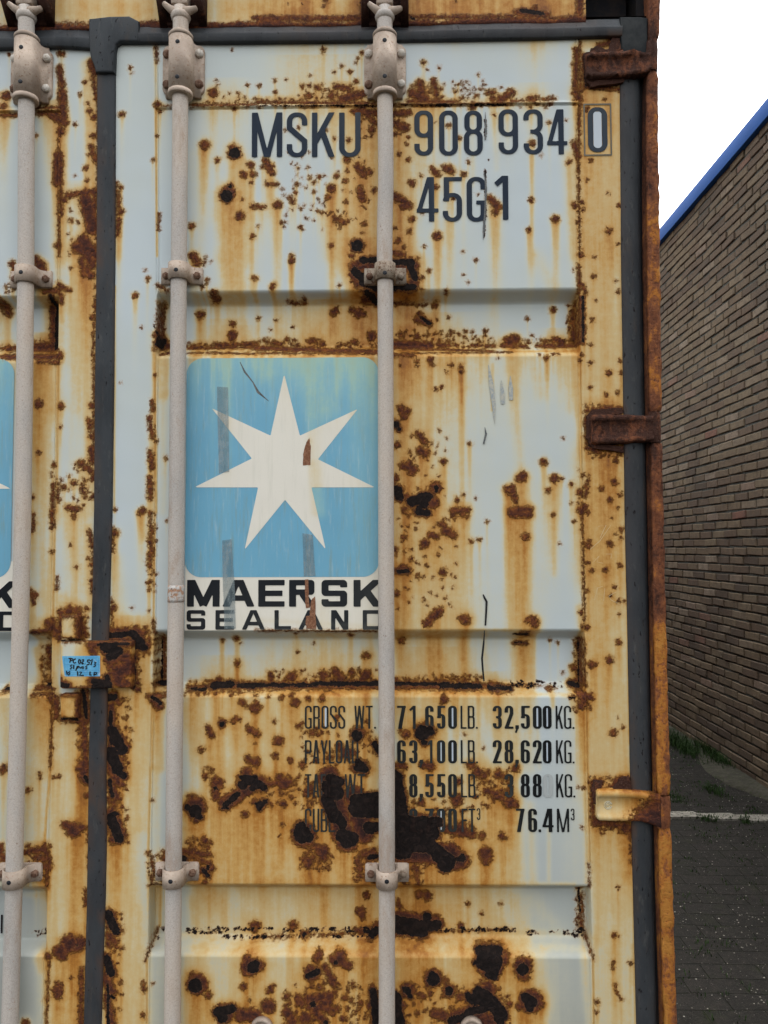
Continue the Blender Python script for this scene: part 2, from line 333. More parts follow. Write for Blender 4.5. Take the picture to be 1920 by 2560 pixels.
# ------------------------------------------------------------------ rust survey of the doors
# Each tile: origin in photograph pixels, entries in tile units (2.592 per pixel).
# r x y rad | c x1 y1 x2 y2 rad (rust) | b x y rad | d x1 y1 x2 y2 rad (bare flake) | s x1 y1 x2 y2 rad amp (stain)
# k x0 y0 x1 y1 n rmin rmax (scattered rust specks) | m x0 y0 x1 y1 n rmin rmax (scattered bare flakes) | p x y rad len amp (run-off streak)
SURVEY = {
(0,0): """c 385 345 410 350 16;c 385 440 400 560 22;c 400 600 410 770 30;c 330 740 420 800 26;r 395 850 30;c 378 1010 375 1180 34;c 392 1230 400 1390 13;r 375 1590 22;c 380 900 380 1659 6
r 40 620 34;r 20 690 24;c 0 745 110 745 14;c 240 735 420 735 16;c 240 700 380 695 10;r 60 350 10;r 235 880 12;c 590 400 610 470 24;c 600 470 622 640 14;r 550 533 12;r 520 612 12;r 568 670 12;r 580 720 18;r 608 760 20;r 490 805 11;r 605 880 20
c 590 950 625 1040 18;r 575 1000 10;r 555 1090 18;r 565 1170 12;r 485 1140 4;c 440 1265 620 1240 20;c 555 1290 600 1480 46;c 610 1240 615 1480 18;c 540 1560 600 1640 44;r 478 1600 12;r 462 1430 13;r 420 1300 20;c 632 450 632 1659 6;c 500 1600 620 1659 40;k 440 1220 630 1659 40 3 9
s 560 420 620 1659 40 .4;s 395 700 400 1659 45 .22
r 845 440 12;r 855 475 5;r 792 740 20;r 785 1215 12;c 772 1250 770 1340 12;r 785 1370 22;c 770 1420 765 1520 14;c 757 1180 757 1530 5;c 1010 305 1016 400 9;r 1020 675 24;r 1040 720 10;c 1240 682 1659 680 11;c 1030 690 1100 690 8;c 1010 700 1018 1659 2.5;r 1380 600 32;r 1410 548 8;r 1400 520 5;r 1545 605 9;r 1605 550 9;r 1520 708 12;r 990 1035 11;c 1030 1385 1028 1490 7;r 1015 878 7;r 1505 320 4
r 1325 940 34;r 1410 1035 18;b 1520 990 38;r 1500 955 22;r 1580 1130 24;r 1625 1070 26;r 1640 1130 22;r 1625 1185 10;b 1468 1270 42;b 1490 1205 14;r 1480 1250 52;r 1555 1400 32;r 1240 1465 20;r 1640 1335 18;r 1570 1290 9;r 1240 1659 20;r 1635 1530 16
p 1320 980 36 330 .30;p 1500 1320 90 600 .55;p 1540 1050 60 300 .4;s 1430 1400 1560 1659 70 .25;s 765 1200 765 1659 25 .3;s 1250 1000 1280 1659 40 .10
k 1240 600 1659 690 26 3 8;s 1000 310 1016 640 14 .25;s 1240 660 1659 650 30 .2""",
(640,0): """r 435 318 14;r 435 340 7;r 555 430 10;r 507 465 7;r 612 465 13;r 350 488 6;r 122 522 9;r 195 515 5;r 20 555 11;r 125 598 10;r 405 572 20;r 345 552 9;r 300 560 14;r 340 620 24;r 485 620 26;c 520 560 600 575 22;c 560 640 690 610 30;r 650 525 14;r 685 340 12;r 660 375 8;r 645 405 7
c 0 660 770 672 11;k 270 540 690 690 60 4 12;k 0 640 770 700 50 4 10;r 1085 405 17;r 1110 450 5;r 1185 440 9;c 1010 600 1100 640 30;c 1060 530 1080 600 24;c 1150 520 1170 610 20;c 990 655 1300 660 14;k 1000 540 1220 690 80 5 14;r 1440 485 8;r 1355 570 7;r 1310 545 8;r 1290 590 8;r 1420 625 12;c 1500 600 1550 600 14;r 1530 640 20;c 1580 650 1659 600 24;k 1270 570 1659 690 50 4 10;c 890 680 1659 672 7;d 0 688 780 688 2.5;d 890 684 1659 680 2.5
s 0 640 780 660 22 .3;s 890 650 1659 650 24 .25
c 640 720 780 730 24;c 720 740 770 800 20;c 890 740 990 730 24;c 900 800 970 830 30;r 750 840 26;r 700 700 16;k 650 700 1010 900 60 5 14;r 925 1000 14;r 985 1035 14;r 975 935 11;r 900 870 14
s 740 700 770 1659 50 .75;s 700 800 640 1659 70 .40;s 920 700 920 1659 40 .65;s 980 900 1000 1659 50 .22
r 190 845 7;r 275 828 8;r 455 840 9;r 510 900 9;r 600 910 14;r 590 1035 24;c 660 1080 700 1130 28;r 735 1115 24;r 690 1090 18;c 60 1040 100 1110 24;r 40 1080 10;r 95 1070 20;r 270 1085 10;r 335 1085 8;r 410 1145 12;r 350 1150 12;r 520 1140 16;r 590 1110 10;c 70 1190 135 1190 14;r 170 1222 6;r 260 1192 11;r 320 1215 9;r 375 1180 14;r 375 1245 10;r 255 1250 12;c 220 1280 240 1310 14;r 290 1350 10;r 490 1220 30;r 465 1280 18;c 670 1225 690 1290 26;r 765 1230 20;r 585 1305 13;r 580 1170 16;r 140 1325 30;c 0 1340 50 1345 14;r 400 1365 10;r 425 1380 14;c 510 1410 570 1440 18;k 490 1390 600 1480 14 4 10;r 165 1440 11;r 10 1465 8;r 290 1475 12;r 485 1380 10;r 700 1450 18;r 690 1510 9;r 490 1590 16;b 655 1590 40;r 655 1590 52;r 620 1659 20;r 230 1659 14
p 490 1240 36 500 .5;p 140 1350 30 400 .3;p 640 1120 90 600 .25;s 600 1300 700 1659 80 .35;s 450 1400 470 1659 40 .2
k 180 980 780 1500 70 3 8;r 1160 795 6;r 1250 815 14;r 1320 895 14;r 1375 1048 9;r 1010 1185 24;r 1165 1120 22;c 1140 1090 1180 1130 16;c 1220 1085 1270 1110 22;r 1255 1080 14;r 1345 1130 18;r 1070 1140 8;r 1165 1210 16;r 1435 1260 6;r 1275 1290 9;c 900 1270 990 1330 28;r 960 1330 32;r 915 1290 24;r 1010 1420 20;r 990 1500 18;r 1080 1380 6;c 1520 1290 1570 1340 26;r 1550 1370 24;r 1175 1530 30;r 1090 1600 9;r 1340 1630 7;r 1540 745 8;c 890 1640 960 1650 18;r 1400 690 24;r 920 1560 20;r 960 1600 14;r 900 1480 12
p 1180 1560 30 300 .35;p 1550 1380 50 400 .38;p 1250 1440 36 500 .22;s 1560 740 1560 1100 16 .15;s 1410 1000 1405 1200 16 .15;r 1480 610 5;k 1260 520 1500 620 20 3 6
d 1487 780 1487 890 7;d 1508 1030 1508 1042 4;d 1485 1100 1490 1420 4;d 1480 1420 1480 1540 5
r 455 10 22;r 440 50 10;r 210 38 7;r 300 35 6;r 510 130 14;c 0 130 780 130 20;c 900 120 1659 120 14;c 690 30 690 100 20;s 0 60 50 60 60 .5;s 100 110 660 110 30 .4;s 690 0 760 80 50 .8;s 330 0 440 50 70 .75;s 960 20 1659 20 90 .72;s 560 90 640 110 40 .4;s 1500 40 1600 60 40 -.4;r 1300 15 6;d 1000 125 1030 140 7;c 0 160 780 160 8""",
(1280,0): """c 420 330 410 560 18;c 405 600 440 640 22;k 390 310 450 680 60 5 12;c 440 270 440 640 7;c 440 680 430 1000 10;c 400 930 430 1010 20;r 370 1050 16;c 430 1000 440 1659 6;r 410 1330 22;r 450 1310 14;r 460 1360 14;r 425 1440 10;r 445 1650 18
c 0 660 280 640 10;r 120 640 22;k 0 620 280 700 26 4 9;r 350 780 6;r 240 795 12;r 130 930 20;r 190 1010 7;r 125 1295 16;r 110 1490 16;r 280 1420 26;c 480 720 490 700 9;r 510 1040 12;r 487 1165 9;r 600 640 10;r 625 1495 22;r 690 1330 10;r 688 1580 9;c 690 600 700 1659 4;r 565 750 10;r 625 1255 4
p 125 1020 16 400 .28;p 280 1440 28 300 .42;p 110 1500 24 200 .25;s 350 1000 410 1659 34 .28;s 500 620 640 800 60 .55;s 500 1000 640 1659 70 .42;s 460 700 470 1659 20 .35;s 680 640 690 1659 20 .22
c 560 60 470 120 10;c 30 90 220 105 26;r 150 60 24;d 60 80 200 100 16;c 0 130 440 125 14;s 200 20 380 60 80 .72;s 0 20 100 20 60 .6;c 440 0 430 110 26;s 480 280 640 300 40 .5;c 560 300 690 260 20;c 460 360 480 560 18;c 480 560 700 580 16;d 650 260 680 330 16;d 520 330 680 345 10;d 470 380 480 550 9
s 400 300 430 700 24 .4""",
(0,640): """c 80 50 100 90 22;c 230 20 280 90 26;r 260 60 36;r 85 130 14;r 40 200 10;k 30 180 110 250 10 3 6;c 290 235 380 220 18;c 380 180 400 300 14;c 400 200 440 220 16;r 460 80 10;r 455 220 12;c 350 350 350 600 30;d 365 400 365 600 10;d 375 290 370 560 12;c 0 300 50 370 34;r 40 340 38;c 0 640 380 640 26;c 0 600 100 600 18;c 230 590 370 590 34;k 220 540 380 660 30 5 12;k 0 570 110 640 20 5 10;c 250 680 380 690 14;r 385 660 18
c 570 0 600 60 30;c 560 80 590 130 28;c 530 20 540 120 20;r 620 200 12;c 620 260 605 620 7;r 610 330 14;r 600 400 18;r 605 640 14;r 612 560 8;c 610 640 605 1300 7;r 600 970 24;c 575 1060 590 1170 14;r 580 1070 16;r 608 1180 12;c 595 1250 600 1330 24;r 525 1345 26;c 555 1370 600 1400 20;r 605 1440 22;r 480 1470 20;r 550 1460 12;c 530 1500 550 1560 12;c 440 1630 500 1640 20;r 605 1560 18;r 412 1500 18;r 447 1425 9
r 250 958 30;r 395 970 20;r 390 1105 9;r 247 1275 15;r 348 1355 14;r 340 1430 8;c 345 1480 340 1659 13;c 375 1500 375 1590 8;r 210 1560 14;c 380 720 362 1659 3;k 330 1400 400 1659 10 4 8;k 440 1350 610 1659 30 4 9
s 250 720 330 1000 60 .62;s 250 1100 330 1659 60 .38;s 370 700 365 1659 10 .35;s 580 200 570 1659 35 .38;s 450 0 560 200 50 .12;s 470 300 520 1000 40 .12;s 380 190 400 420 14 .3
r 940 92 6;r 957 148 14;r 878 255 20;r 918 465 6;r 780 820 4;c 1020 190 1090 225 12;c 1030 300 1050 560 10;d 1034 480 1030 560 5;c 1050 540 1090 590 26;c 1040 630 1100 610 14;r 1070 330 14;d 1030 520 1050 600 14;r 1000 610 12;c 1000 640 1010 1659 3;r 1003 770 8;c 985 940 990 1000 12;c 970 1050 990 1170 17;r 1015 1200 9;c 975 1270 985 1370 18;r 970 1330 14;c 970 1440 975 1560 20;r 1075 1310 11;r 925 1650 24;r 745 1640 9;c 745 200 740 1659 2.5
p 878 275 18 120 .3;s 1060 680 1060 900 30 .5;s 1060 900 1060 1659 30 .14;s 990 600 1000 1659 14 .25
c 1260 0 1280 50 24;r 1340 150 12;r 1310 200 12;r 1340 180 8;k 1230 0 1380 60 14 4 9;r 1645 145 16;r 1410 285 30;r 1300 380 28;r 1505 440 22;r 1505 515 34;c 1220 600 1659 590 12;c 1240 590 1350 600 14;c 1380 580 1659 570 16;k 1210 560 1659 620 50 5 13;c 1210 615 1659 622 7
p 1300 400 26 90 .3;p 1410 300 26 100 .4;s 1440 0 1560 200 50 .28;s 1220 640 1659 645 10 .35""",
(640,640): """r 230 32 20;p 230 60 24 160 .42;r 110 185 14;r 105 200 18;r 0 145 14;c 640 70 1020 60 40;d 690 30 770 25 22;d 640 100 700 150 28;d 690 170 770 200 24;d 900 40 1010 40 22;d 1000 60 1030 140 24;d 900 200 1020 200 22;d 720 230 780 270 18;r 1020 180 40;r 640 60 30;c 620 120 660 180 24;k 590 0 1080 230 60 6 14;s 600 0 680 200 60 .6;s 1050 40 1050 200 50 .5
r 1120 98 14;r 1425 25 9;r 1345 122 6;r 1375 168 5;r 1235 225 12;r 540 190 8
c 215 310 320 312 8;r 320 300 12;r 510 360 34;p 510 390 26 120 .45;c 620 350 700 380 22;r 665 370 34;p 665 400 34 100 .4;r 15 405 12;r 130 420 9;r 92 477 7;r 238 462 7;c 1040 410 1120 430 24;d 1070 400 1130 440 13;r 1060 370 20;r 1160 320 20;r 1175 415 7;r 1250 400 7;r 1280 490 9;c 700 300 780 260 20;c 900 310 1100 320 10;s 740 300 780 560 60 .7;s 900 320 1100 420 60 .55;s 900 450 1150 520 30 .5;s 600 420 700 500 40 .2
c 0 600 780 605 22;c 890 600 1540 605 12;c 890 570 1130 580 32;r 750 520 36;r 640 560 24;r 200 540 16;r 360 550 24;r 430 570 22;r 270 580 20;c 120 560 160 570 16;r 940 510 22;r 1045 520 22;c 1180 575 1250 580 18;c 1400 580 1540 585 14;r 1110 520 12;r 1640 560 40;c 1600 580 1659 580 20;r 1300 580 14;k 0 540 780 620 70 6 14;k 890 480 1550 610 90 6 14;c 0 620 900 625 8;c 890 625 1659 615 5
c 890 640 1020 640 10;r 1045 680 14;r 1045 710 8;r 1135 670 22;r 1140 700 14;r 1265 705 14;r 1327 715 17;r 1330 750 12;r 1235 750 8;r 1165 860 14;r 1200 850 13;r 935 710 4;c 940 985 960 1040 24;r 980 1010 24;b 910 1090 24;b 925 1120 14;r 915 1225 22;c 1050 1150 1100 1210 20;c 1060 1260 1100 1280 26;r 1065 1165 24;r 1100 1270 22;r 995 1270 14;c 950 1360 1030 1380 26;r 990 1345 24;r 1010 1400 24;r 1215 1335 20;r 1170 1235 5;r 1383 1215 11;r 905 1440 26;b 915 1520 36;b 930 1560 30;d 1010 1590 1110 1560 34;b 1090 1610 30;b 1060 1640 24;b 1165 1500 18;b 1170 1520 14;r 1165 1500 40;r 980 1560 24;r 1150 1600 40;r 960 1640 20;r 1345 1545 9;r 1305 1580 16;c 1270 1650 1370 1645 20;r 1630 1510 24;r 1645 1530 22;r 1425 1570 4
s 930 680 920 1100 50 .5;s 1000 680 1030 900 60 .28;s 1120 680 1100 1300 26 .26;p 1327 740 20 500 .5;s 1200 700 1350 850 50 .2;s 920 1100 960 1659 60 .5;s 1040 1100 1070 1659 60 .45;s 1180 1400 1150 1659 40 .3;s 1200 900 1250 1600 80 .09;p 1383 1220 16 250 .22;p 1215 1340 24 200 .3;s 890 640 1659 640 12 .35;p 1630 1540 30 200 .4;r 1570 660 3
s 1536 700 1530 1000 9 .5;s 1300 1640 1350 1659 30 .3
r 1100 1420 4;r 1140 1220 5;k 1000 1100 1250 1659 24 3 7
s 300 680 420 1000 80 .34;s 560 670 480 1000 40 .30;s 350 1000 420 1659 40 .22;s 0 680 60 760 60 .3;s 380 1350 400 1659 30 .3;s 350 1200 370 1659 20 .2""",
(1280,640): """r 530 130 15;r 675 160 7;r 690 232 14;r 545 288 6;r 518 415 15;r 510 578 11;r 508 692 14;r 703 680 11;r 707 755 10;r 628 757 18;r 510 848 12;r 612 900 13;r 685 885 12;r 535 5 7;r 400 92 6;r 265 350 19;p 265 360 16 60 .2;r 100 405 9;r 127 515 9;c 432 60 440 230 12;c 460 190 475 240 14;c 425 310 430 560 20;c 390 360 400 540 16;d 432 300 432 580 9;k 360 320 440 600 50 5 12;c 160 585 420 585 16;c 270 540 330 560 20;r 20 540 36;c 0 580 90 590 14;k 0 540 110 600 20 5 10;k 150 540 420 600 40 5 12;c 0 608 440 605 4;r 225 660 16;r 300 632 8;r 265 630 10;r 180 635 8;c 440 620 450 1659 4;r 440 680 10;r 455 640 10;r 205 1335 24;r 65 1430 34;r 45 1440 22;r 275 1440 30;b 295 1450 9;r 235 1520 18;r 322 1440 10;r 380 1478 13;r 385 1600 6;c 0 1500 20 1580 22;c 0 1650 110 1645 26;r 335 1185 5;r 440 1530 22;r 450 1650 30;k 420 1380 500 1659 20 4 9
c 480 1010 700 985 14;c 480 1050 490 1200 16;c 500 1220 720 1260 18;c 540 1010 640 990 26;c 500 1240 560 1270 20;d 500 1225 720 1255 14;r 670 1325 16;k 470 960 720 1300 120 5 14;r 665 1465 24;r 582 1510 18;r 635 1580 18;r 705 1545 15;r 480 1500 18;c 485 1460 480 1560 11;r 690 1630 7;c 700 0 725 1659 3;r 470 1620 22
p 275 1450 36 250 .5;p 65 1450 40 250 .55;p 205 1350 20 100 .25;s 160 0 260 200 50 .22;s 0 640 60 1400 30 .22;s 130 640 190 900 40 .18;s 400 640 440 1300 14 .3;s 380 640 380 1000 30 .13;s 225 660 225 800 12 .3;s 600 0 600 940 80 .24;s 500 0 520 940 30 .22;s 550 1280 640 1659 80 .62;s 480 1280 500 1659 20 .3;s 500 960 680 970 30 .4;s 470 0 470 960 8 .25;s 700 0 710 960 10 .18""",
(0,1280): """c 215 20 210 120 13;c 335 0 340 100 15;r 335 255 12;c 370 420 368 500 8;r 495 355 11;r 455 212 5;r 480 30 18;c 580 130 600 220 15;r 575 300 11;c 600 230 600 400 8;r 595 340 16;c 590 440 600 520 11;r 220 540 26;c 200 510 215 590 12;c 355 0 345 700 4;c 210 780 340 760 18;c 310 720 370 780 24;c 345 700 360 800 18;k 300 690 380 830 30 5 12;c 390 650 500 630 20;c 400 640 380 820 16;c 510 660 560 800 16;c 400 660 500 650 10;k 380 610 570 830 60 5 12;r 450 620 22;d 400 832 520 832 6;c 320 880 310 1110 24;k 270 860 345 1150 60 5 12;d 330 880 330 1130 7;c 0 1160 80 1160 16;d 0 1155 70 1155 9;c 200 1150 340 1150 14;d 260 1135 330 1140 10;c 200 1190 340 1180 10;r 330 1210 24;c 340 1200 325 1659 6;c 360 1200 365 1320 20;k 350 1180 400 1350 30 5 10;c 500 1180 520 1330 20;c 400 1345 540 1355 18;d 400 1340 500 1345 8;c 540 1350 560 1659 24;c 560 1160 570 1350 18;d 540 1160 560 1330 14;r 540 1640 36;k 490 1340 590 1659 50 5 12;r 30 1659 24;r 345 1530 9
s 240 100 320 700 50 .22;s 210 700 340 760 40 .4;s 230 900 300 1100 30 .35;s 360 880 370 1150 16 .35;s 410 0 560 500 50 .14;s 570 100 590 600 26 .4;s 400 560 560 640 40 .35;s 250 1200 330 1659 60 .45;s 0 1200 60 1659 40 .35;s 400 1380 500 1659 70 .55;s 320 1200 340 1659 16 .6
r 745 135 26;c 730 100 735 250 7;p 740 150 28 250 .5;r 735 620 20;c 722 560 725 720 6;r 905 10 14;p 905 10 30 150 .4;c 975 0 975 100 10;c 985 100 985 130 14;c 970 190 985 260 16;c 970 280 975 350 14;r 970 450 12;r 965 500 11;r 967 640 7;r 855 622 5;r 1080 55 8;c 1003 0 995 760 3.5;k 950 0 1010 520 50 4 9
c 720 770 930 780 26;c 740 830 950 860 32;c 880 760 940 860 26;d 720 800 840 790 20;d 860 790 920 850 26;d 720 850 840 860 24;d 870 870 940 880 20;c 880 900 880 1130 10;d 868 850 872 1140 7;r 940 750 16;k 700 740 980 930 90 6 16;c 870 1140 900 1150 18;r 895 1110 18;k 870 900 910 1160 20 4 9;c 990 700 1000 790 8;c 1030 820 1030 1100 14;d 1015 830 1015 1100 6;k 1010 800 1060 1130 40 5 10;d 1010 1120 1065 1130 14;c 960 1190 1060 1190 16;c 1000 1220 1030 1260 28;d 985 1200 1040 1240 14;c 985 1260 985 1659 3
c 720 1180 760 1230 24;d 710 1200 740 1200 24;c 720 1260 730 1659 30;d 730 1420 790 1540 36;d 720 1560 760 1659 40;c 780 1440 830 1520 16;c 760 1620 800 1600 16;d 715 1300 725 1500 16;k 700 1170 850 1659 60 6 14;r 740 1180 24
s 760 300 800 740 40 .22;s 740 700 940 720 50 .5;s 900 940 960 1150 30 .35;s 900 1200 940 1659 40 .25;s 790 1200 830 1659 40 .52;s 900 0 930 160 20 .25;s 1030 1300 1040 1659 30 .35;s 990 800 1000 1150 6 .3;s 1060 850 1060 1100 14 .12
r 1535 820 20;r 1535 980 20;p 1535 1000 20 100 .3;r 1440 830 12;p 1440 840 20 300 .3;r 1560 850 7;r 1420 1080 22;c 1200 1150 1659 1140 12;c 1210 1160 1300 1160 12;d 1210 1160 1320 1160 9;d 1360 1140 1480 1130 20;d 1530 1140 1659 1140 14;k 1190 1110 1659 1190 60 5 11;r 1570 1235 24;r 1640 1270 26;r 1600 1260 10;b 1438 1375 18;r 1438 1365 28;c 1350 1400 1375 1450 20;r 1360 1430 22;r 1305 1540 20;c 1500 1350 1560 1345 10;r 1530 1340 18;r 1515 1365 12;r 1610 1390 14;c 1620 1410 1659 1430 24;c 1610 1600 1659 1630 24;r 1650 1500 8
p 1250 1190 24 300 .45;p 1405 1190 20 250 .75;p 1420 1400 30 300 .4;s 1220 1300 1380 1659 80 .35;s 1500 1300 1620 1659 80 .42;s 1210 1180 1659 1185 10 .3;s 1220 1120 1640 1115 20 .2""",
(640,1280): """r 268 905 7;r 715 930 22;r 700 935 14;r 730 935 14;c 0 1140 790 1135 22;d 0 1140 790 1130 11;d 360 1130 790 1130 13;c 900 1135 1440 1140 22;d 905 1130 1400 1135 11;d 1200 1140 1460 1145 14;d 1520 1150 1659 1155 12;c 1440 1140 1659 1150 12;r 230 1070 34;r 95 1065 20;r 440 1055 34;c 510 1030 560 1080 28;r 545 1075 30;r 620 1040 24;c 690 1080 720 1050 30;r 715 1060 30;k 60 1020 780 1110 60 6 14;k 900 1050 1460 1120 60 6 12;r 1190 1090 12;r 1270 1085 12;r 1350 1085 16;r 1430 1095 14;r 940 835 24;r 905 1080 12;r 610 800 16;r 250 790 8;r 1540 1140 24;r 370 850 6
r 0 1280 24;c 0 1230 20 1260 16;r 80 1200 8;r 165 1205 16;r 255 1235 30;r 230 1190 16;r 340 1210 18;r 428 1210 20;r 118 1360 13;r 10 1440 18;r 130 1490 16;r 155 1490 24;r 140 1480 32;r 125 1580 22;r 225 1610 20;r 15 1600 16;c 270 1390 300 1370 12;r 365 1430 24;r 400 1440 14;r 530 1325 16;r 525 1345 12;r 300 1640 24;b 655 1450 38;r 660 1440 50;d 770 1500 790 1550 18;r 770 1500 24;d 660 1620 700 1650 22;c 540 1520 600 1590 24;c 580 1540 640 1560 20;r 720 1360 14;k 280 1380 780 1640 60 6 14;r 470 1590 20;r 1220 1215 24;c 1220 1190 1200 1240 11;b 1080 1430 50;b 1125 1420 34;b 1090 1490 20;r 1080 1430 58;r 970 1440 30;r 940 1420 14;c 920 1640 960 1650 22;c 1080 1640 1140 1640 24;r 1350 1440 5;r 1400 1640 26;r 1370 1640 16;r 1570 1170 12;r 1100 1370 16;r 1475 1530 5
s 100 1300 200 1659 90 .4;s 300 1250 500 1659 120 .42;s 600 1200 780 1659 70 .48;s 900 1200 1200 1659 90 .46;s 1300 1250 1460 1659 70 .28;s 0 1180 780 1185 12 .3;s 900 1180 1659 1185 12 .3;p 1300 1190 16 300 .5;p 1580 1180 26 200 .4;s 50 1190 100 1300 40 -.2;s 1520 1250 1659 1659 60 .18;s 740 820 780 1060 30 .3;s 910 830 1000 1060 40 .38;s 1100 850 1150 1080 60 .25;s 1490 800 1500 1090 20 .25;s 1300 850 1400 1080 50 .18
d 1050 0 1110 5 24;c 960 0 985 20 12;r 1275 15 20;r 1340 10 24;r 1370 30 14;r 1495 62 9;c 1180 75 1230 90 14;c 1220 120 1280 150 26;r 1250 110 18;r 1210 80 22;c 1130 150 1170 155 20;r 1095 200 30;r 1085 215 20;r 955 165 18;r 905 240 18;r 1005 305 14;r 960 260 11;r 905 280 8;c 910 375 990 375 20;d 920 385 985 385 12;r 955 370 34;r 1045 415 16;r 1108 350 13;r 1212 390 24;r 915 530 20;c 1105 720 1190 640 26;r 1180 650 32;r 1125 715 24;c 1330 690 1370 700 24;r 1355 700 30;r 1395 190 13;r 1447 180 12;r 1210 490 5;r 1110 600 7;k 900 0 1300 640 60 4 9
s 960 0 960 740 60 .42;s 1060 0 1060 500 50 .50;s 1160 20 1200 740 40 .38;s 1080 600 1100 740 50 .35;s 1280 0 1300 740 40 .24;s 1340 640 1360 740 30 .3;s 910 0 910 750 26 .4;s 1640 0 1659 740 24 .35
c 0 770 780 772 5;s 30 765 760 765 8 .5;s 900 765 1659 765 10 .35
s 430 600 440 740 40 .2;s 20 700 780 745 16 .22""",
(1280,1280): """c 0 10 110 15 26;r 30 20 24;r 90 10 18;r 270 20 13;r 405 58 9;r 85 158 26;c 455 0 470 700 5;r 490 5 14;r 490 215 20;r 500 190 14;r 495 330 14;r 520 380 15;r 605 375 18;r 635 205 20;r 705 110 14;r 705 165 13;r 672 145 7;r 698 345 13;r 665 487 11;r 640 540 10;r 690 575 12;r 727 575 8;r 695 660 8;r 490 510 9;r 645 40 4;r 308 205 4;c 60 790 110 795 16;d 20 795 110 795 10;c 20 850 90 850 16;d 20 845 90 845 5;r 135 700 30;r 145 720 28;r 110 700 22;r 450 650 16;r 460 740 14;r 485 750 16;c 430 820 440 1100 14;c 420 850 420 900 9;r 400 1010 24;r 385 1000 14;d 428 830 432 1100 5;k 400 810 450 1110 40 4 10;r 245 830 9;r 298 845 9;r 328 1040 6;r 430 1085 22;c 390 1130 460 1130 12;d 400 1130 450 1135 13;c 440 1180 500 1200 24;c 380 1200 400 1200 10;d 375 1203 400 1203 7;r 455 1250 30;r 465 1210 34;r 450 1270 16;r 525 1215 9;k 400 1170 520 1290 30 5 12;r 515 990 24;r 540 985 13;r 635 960 26;r 690 845 17;r 690 835 12;r 655 1430 22;r 720 1390 9;r 258 1155 14;c 235 1155 290 1158 7;m 0 1115 200 1150 46 4 9;m 200 1120 380 1145 12 3 6;c 0 1140 200 1140 5;c 480 1210 488 1659 4;r 30 1645 14;c 735 0 760 1500 3;r 685 1330 3
s 60 0 60 740 26 .50;s 20 200 40 740 50 .3;s 260 20 270 400 20 .32;p 85 170 30 500 .4;s 430 620 450 740 20 .4;s 550 0 640 650 90 .42;s 480 0 490 740 16 .35;s 500 700 720 1659 60 .20;s 560 780 700 1400 60 .22;p 690 860 20 120 .35;p 635 980 24 140 .35;p 655 1450 20 250 .28;s 130 740 150 760 40 .3;s 50 870 60 1100 50 .8;s 130 830 130 1100 20 .3;s 0 1180 400 1190 12 .25;s 10 1200 20 1659 50 .45;s 90 1200 120 1659 40 .18;s 450 1290 475 1659 18 .6;s 160 1300 180 1659 14 .2;s 260 1160 270 1260 14 .3;s 700 800 740 1659 20 .14""",
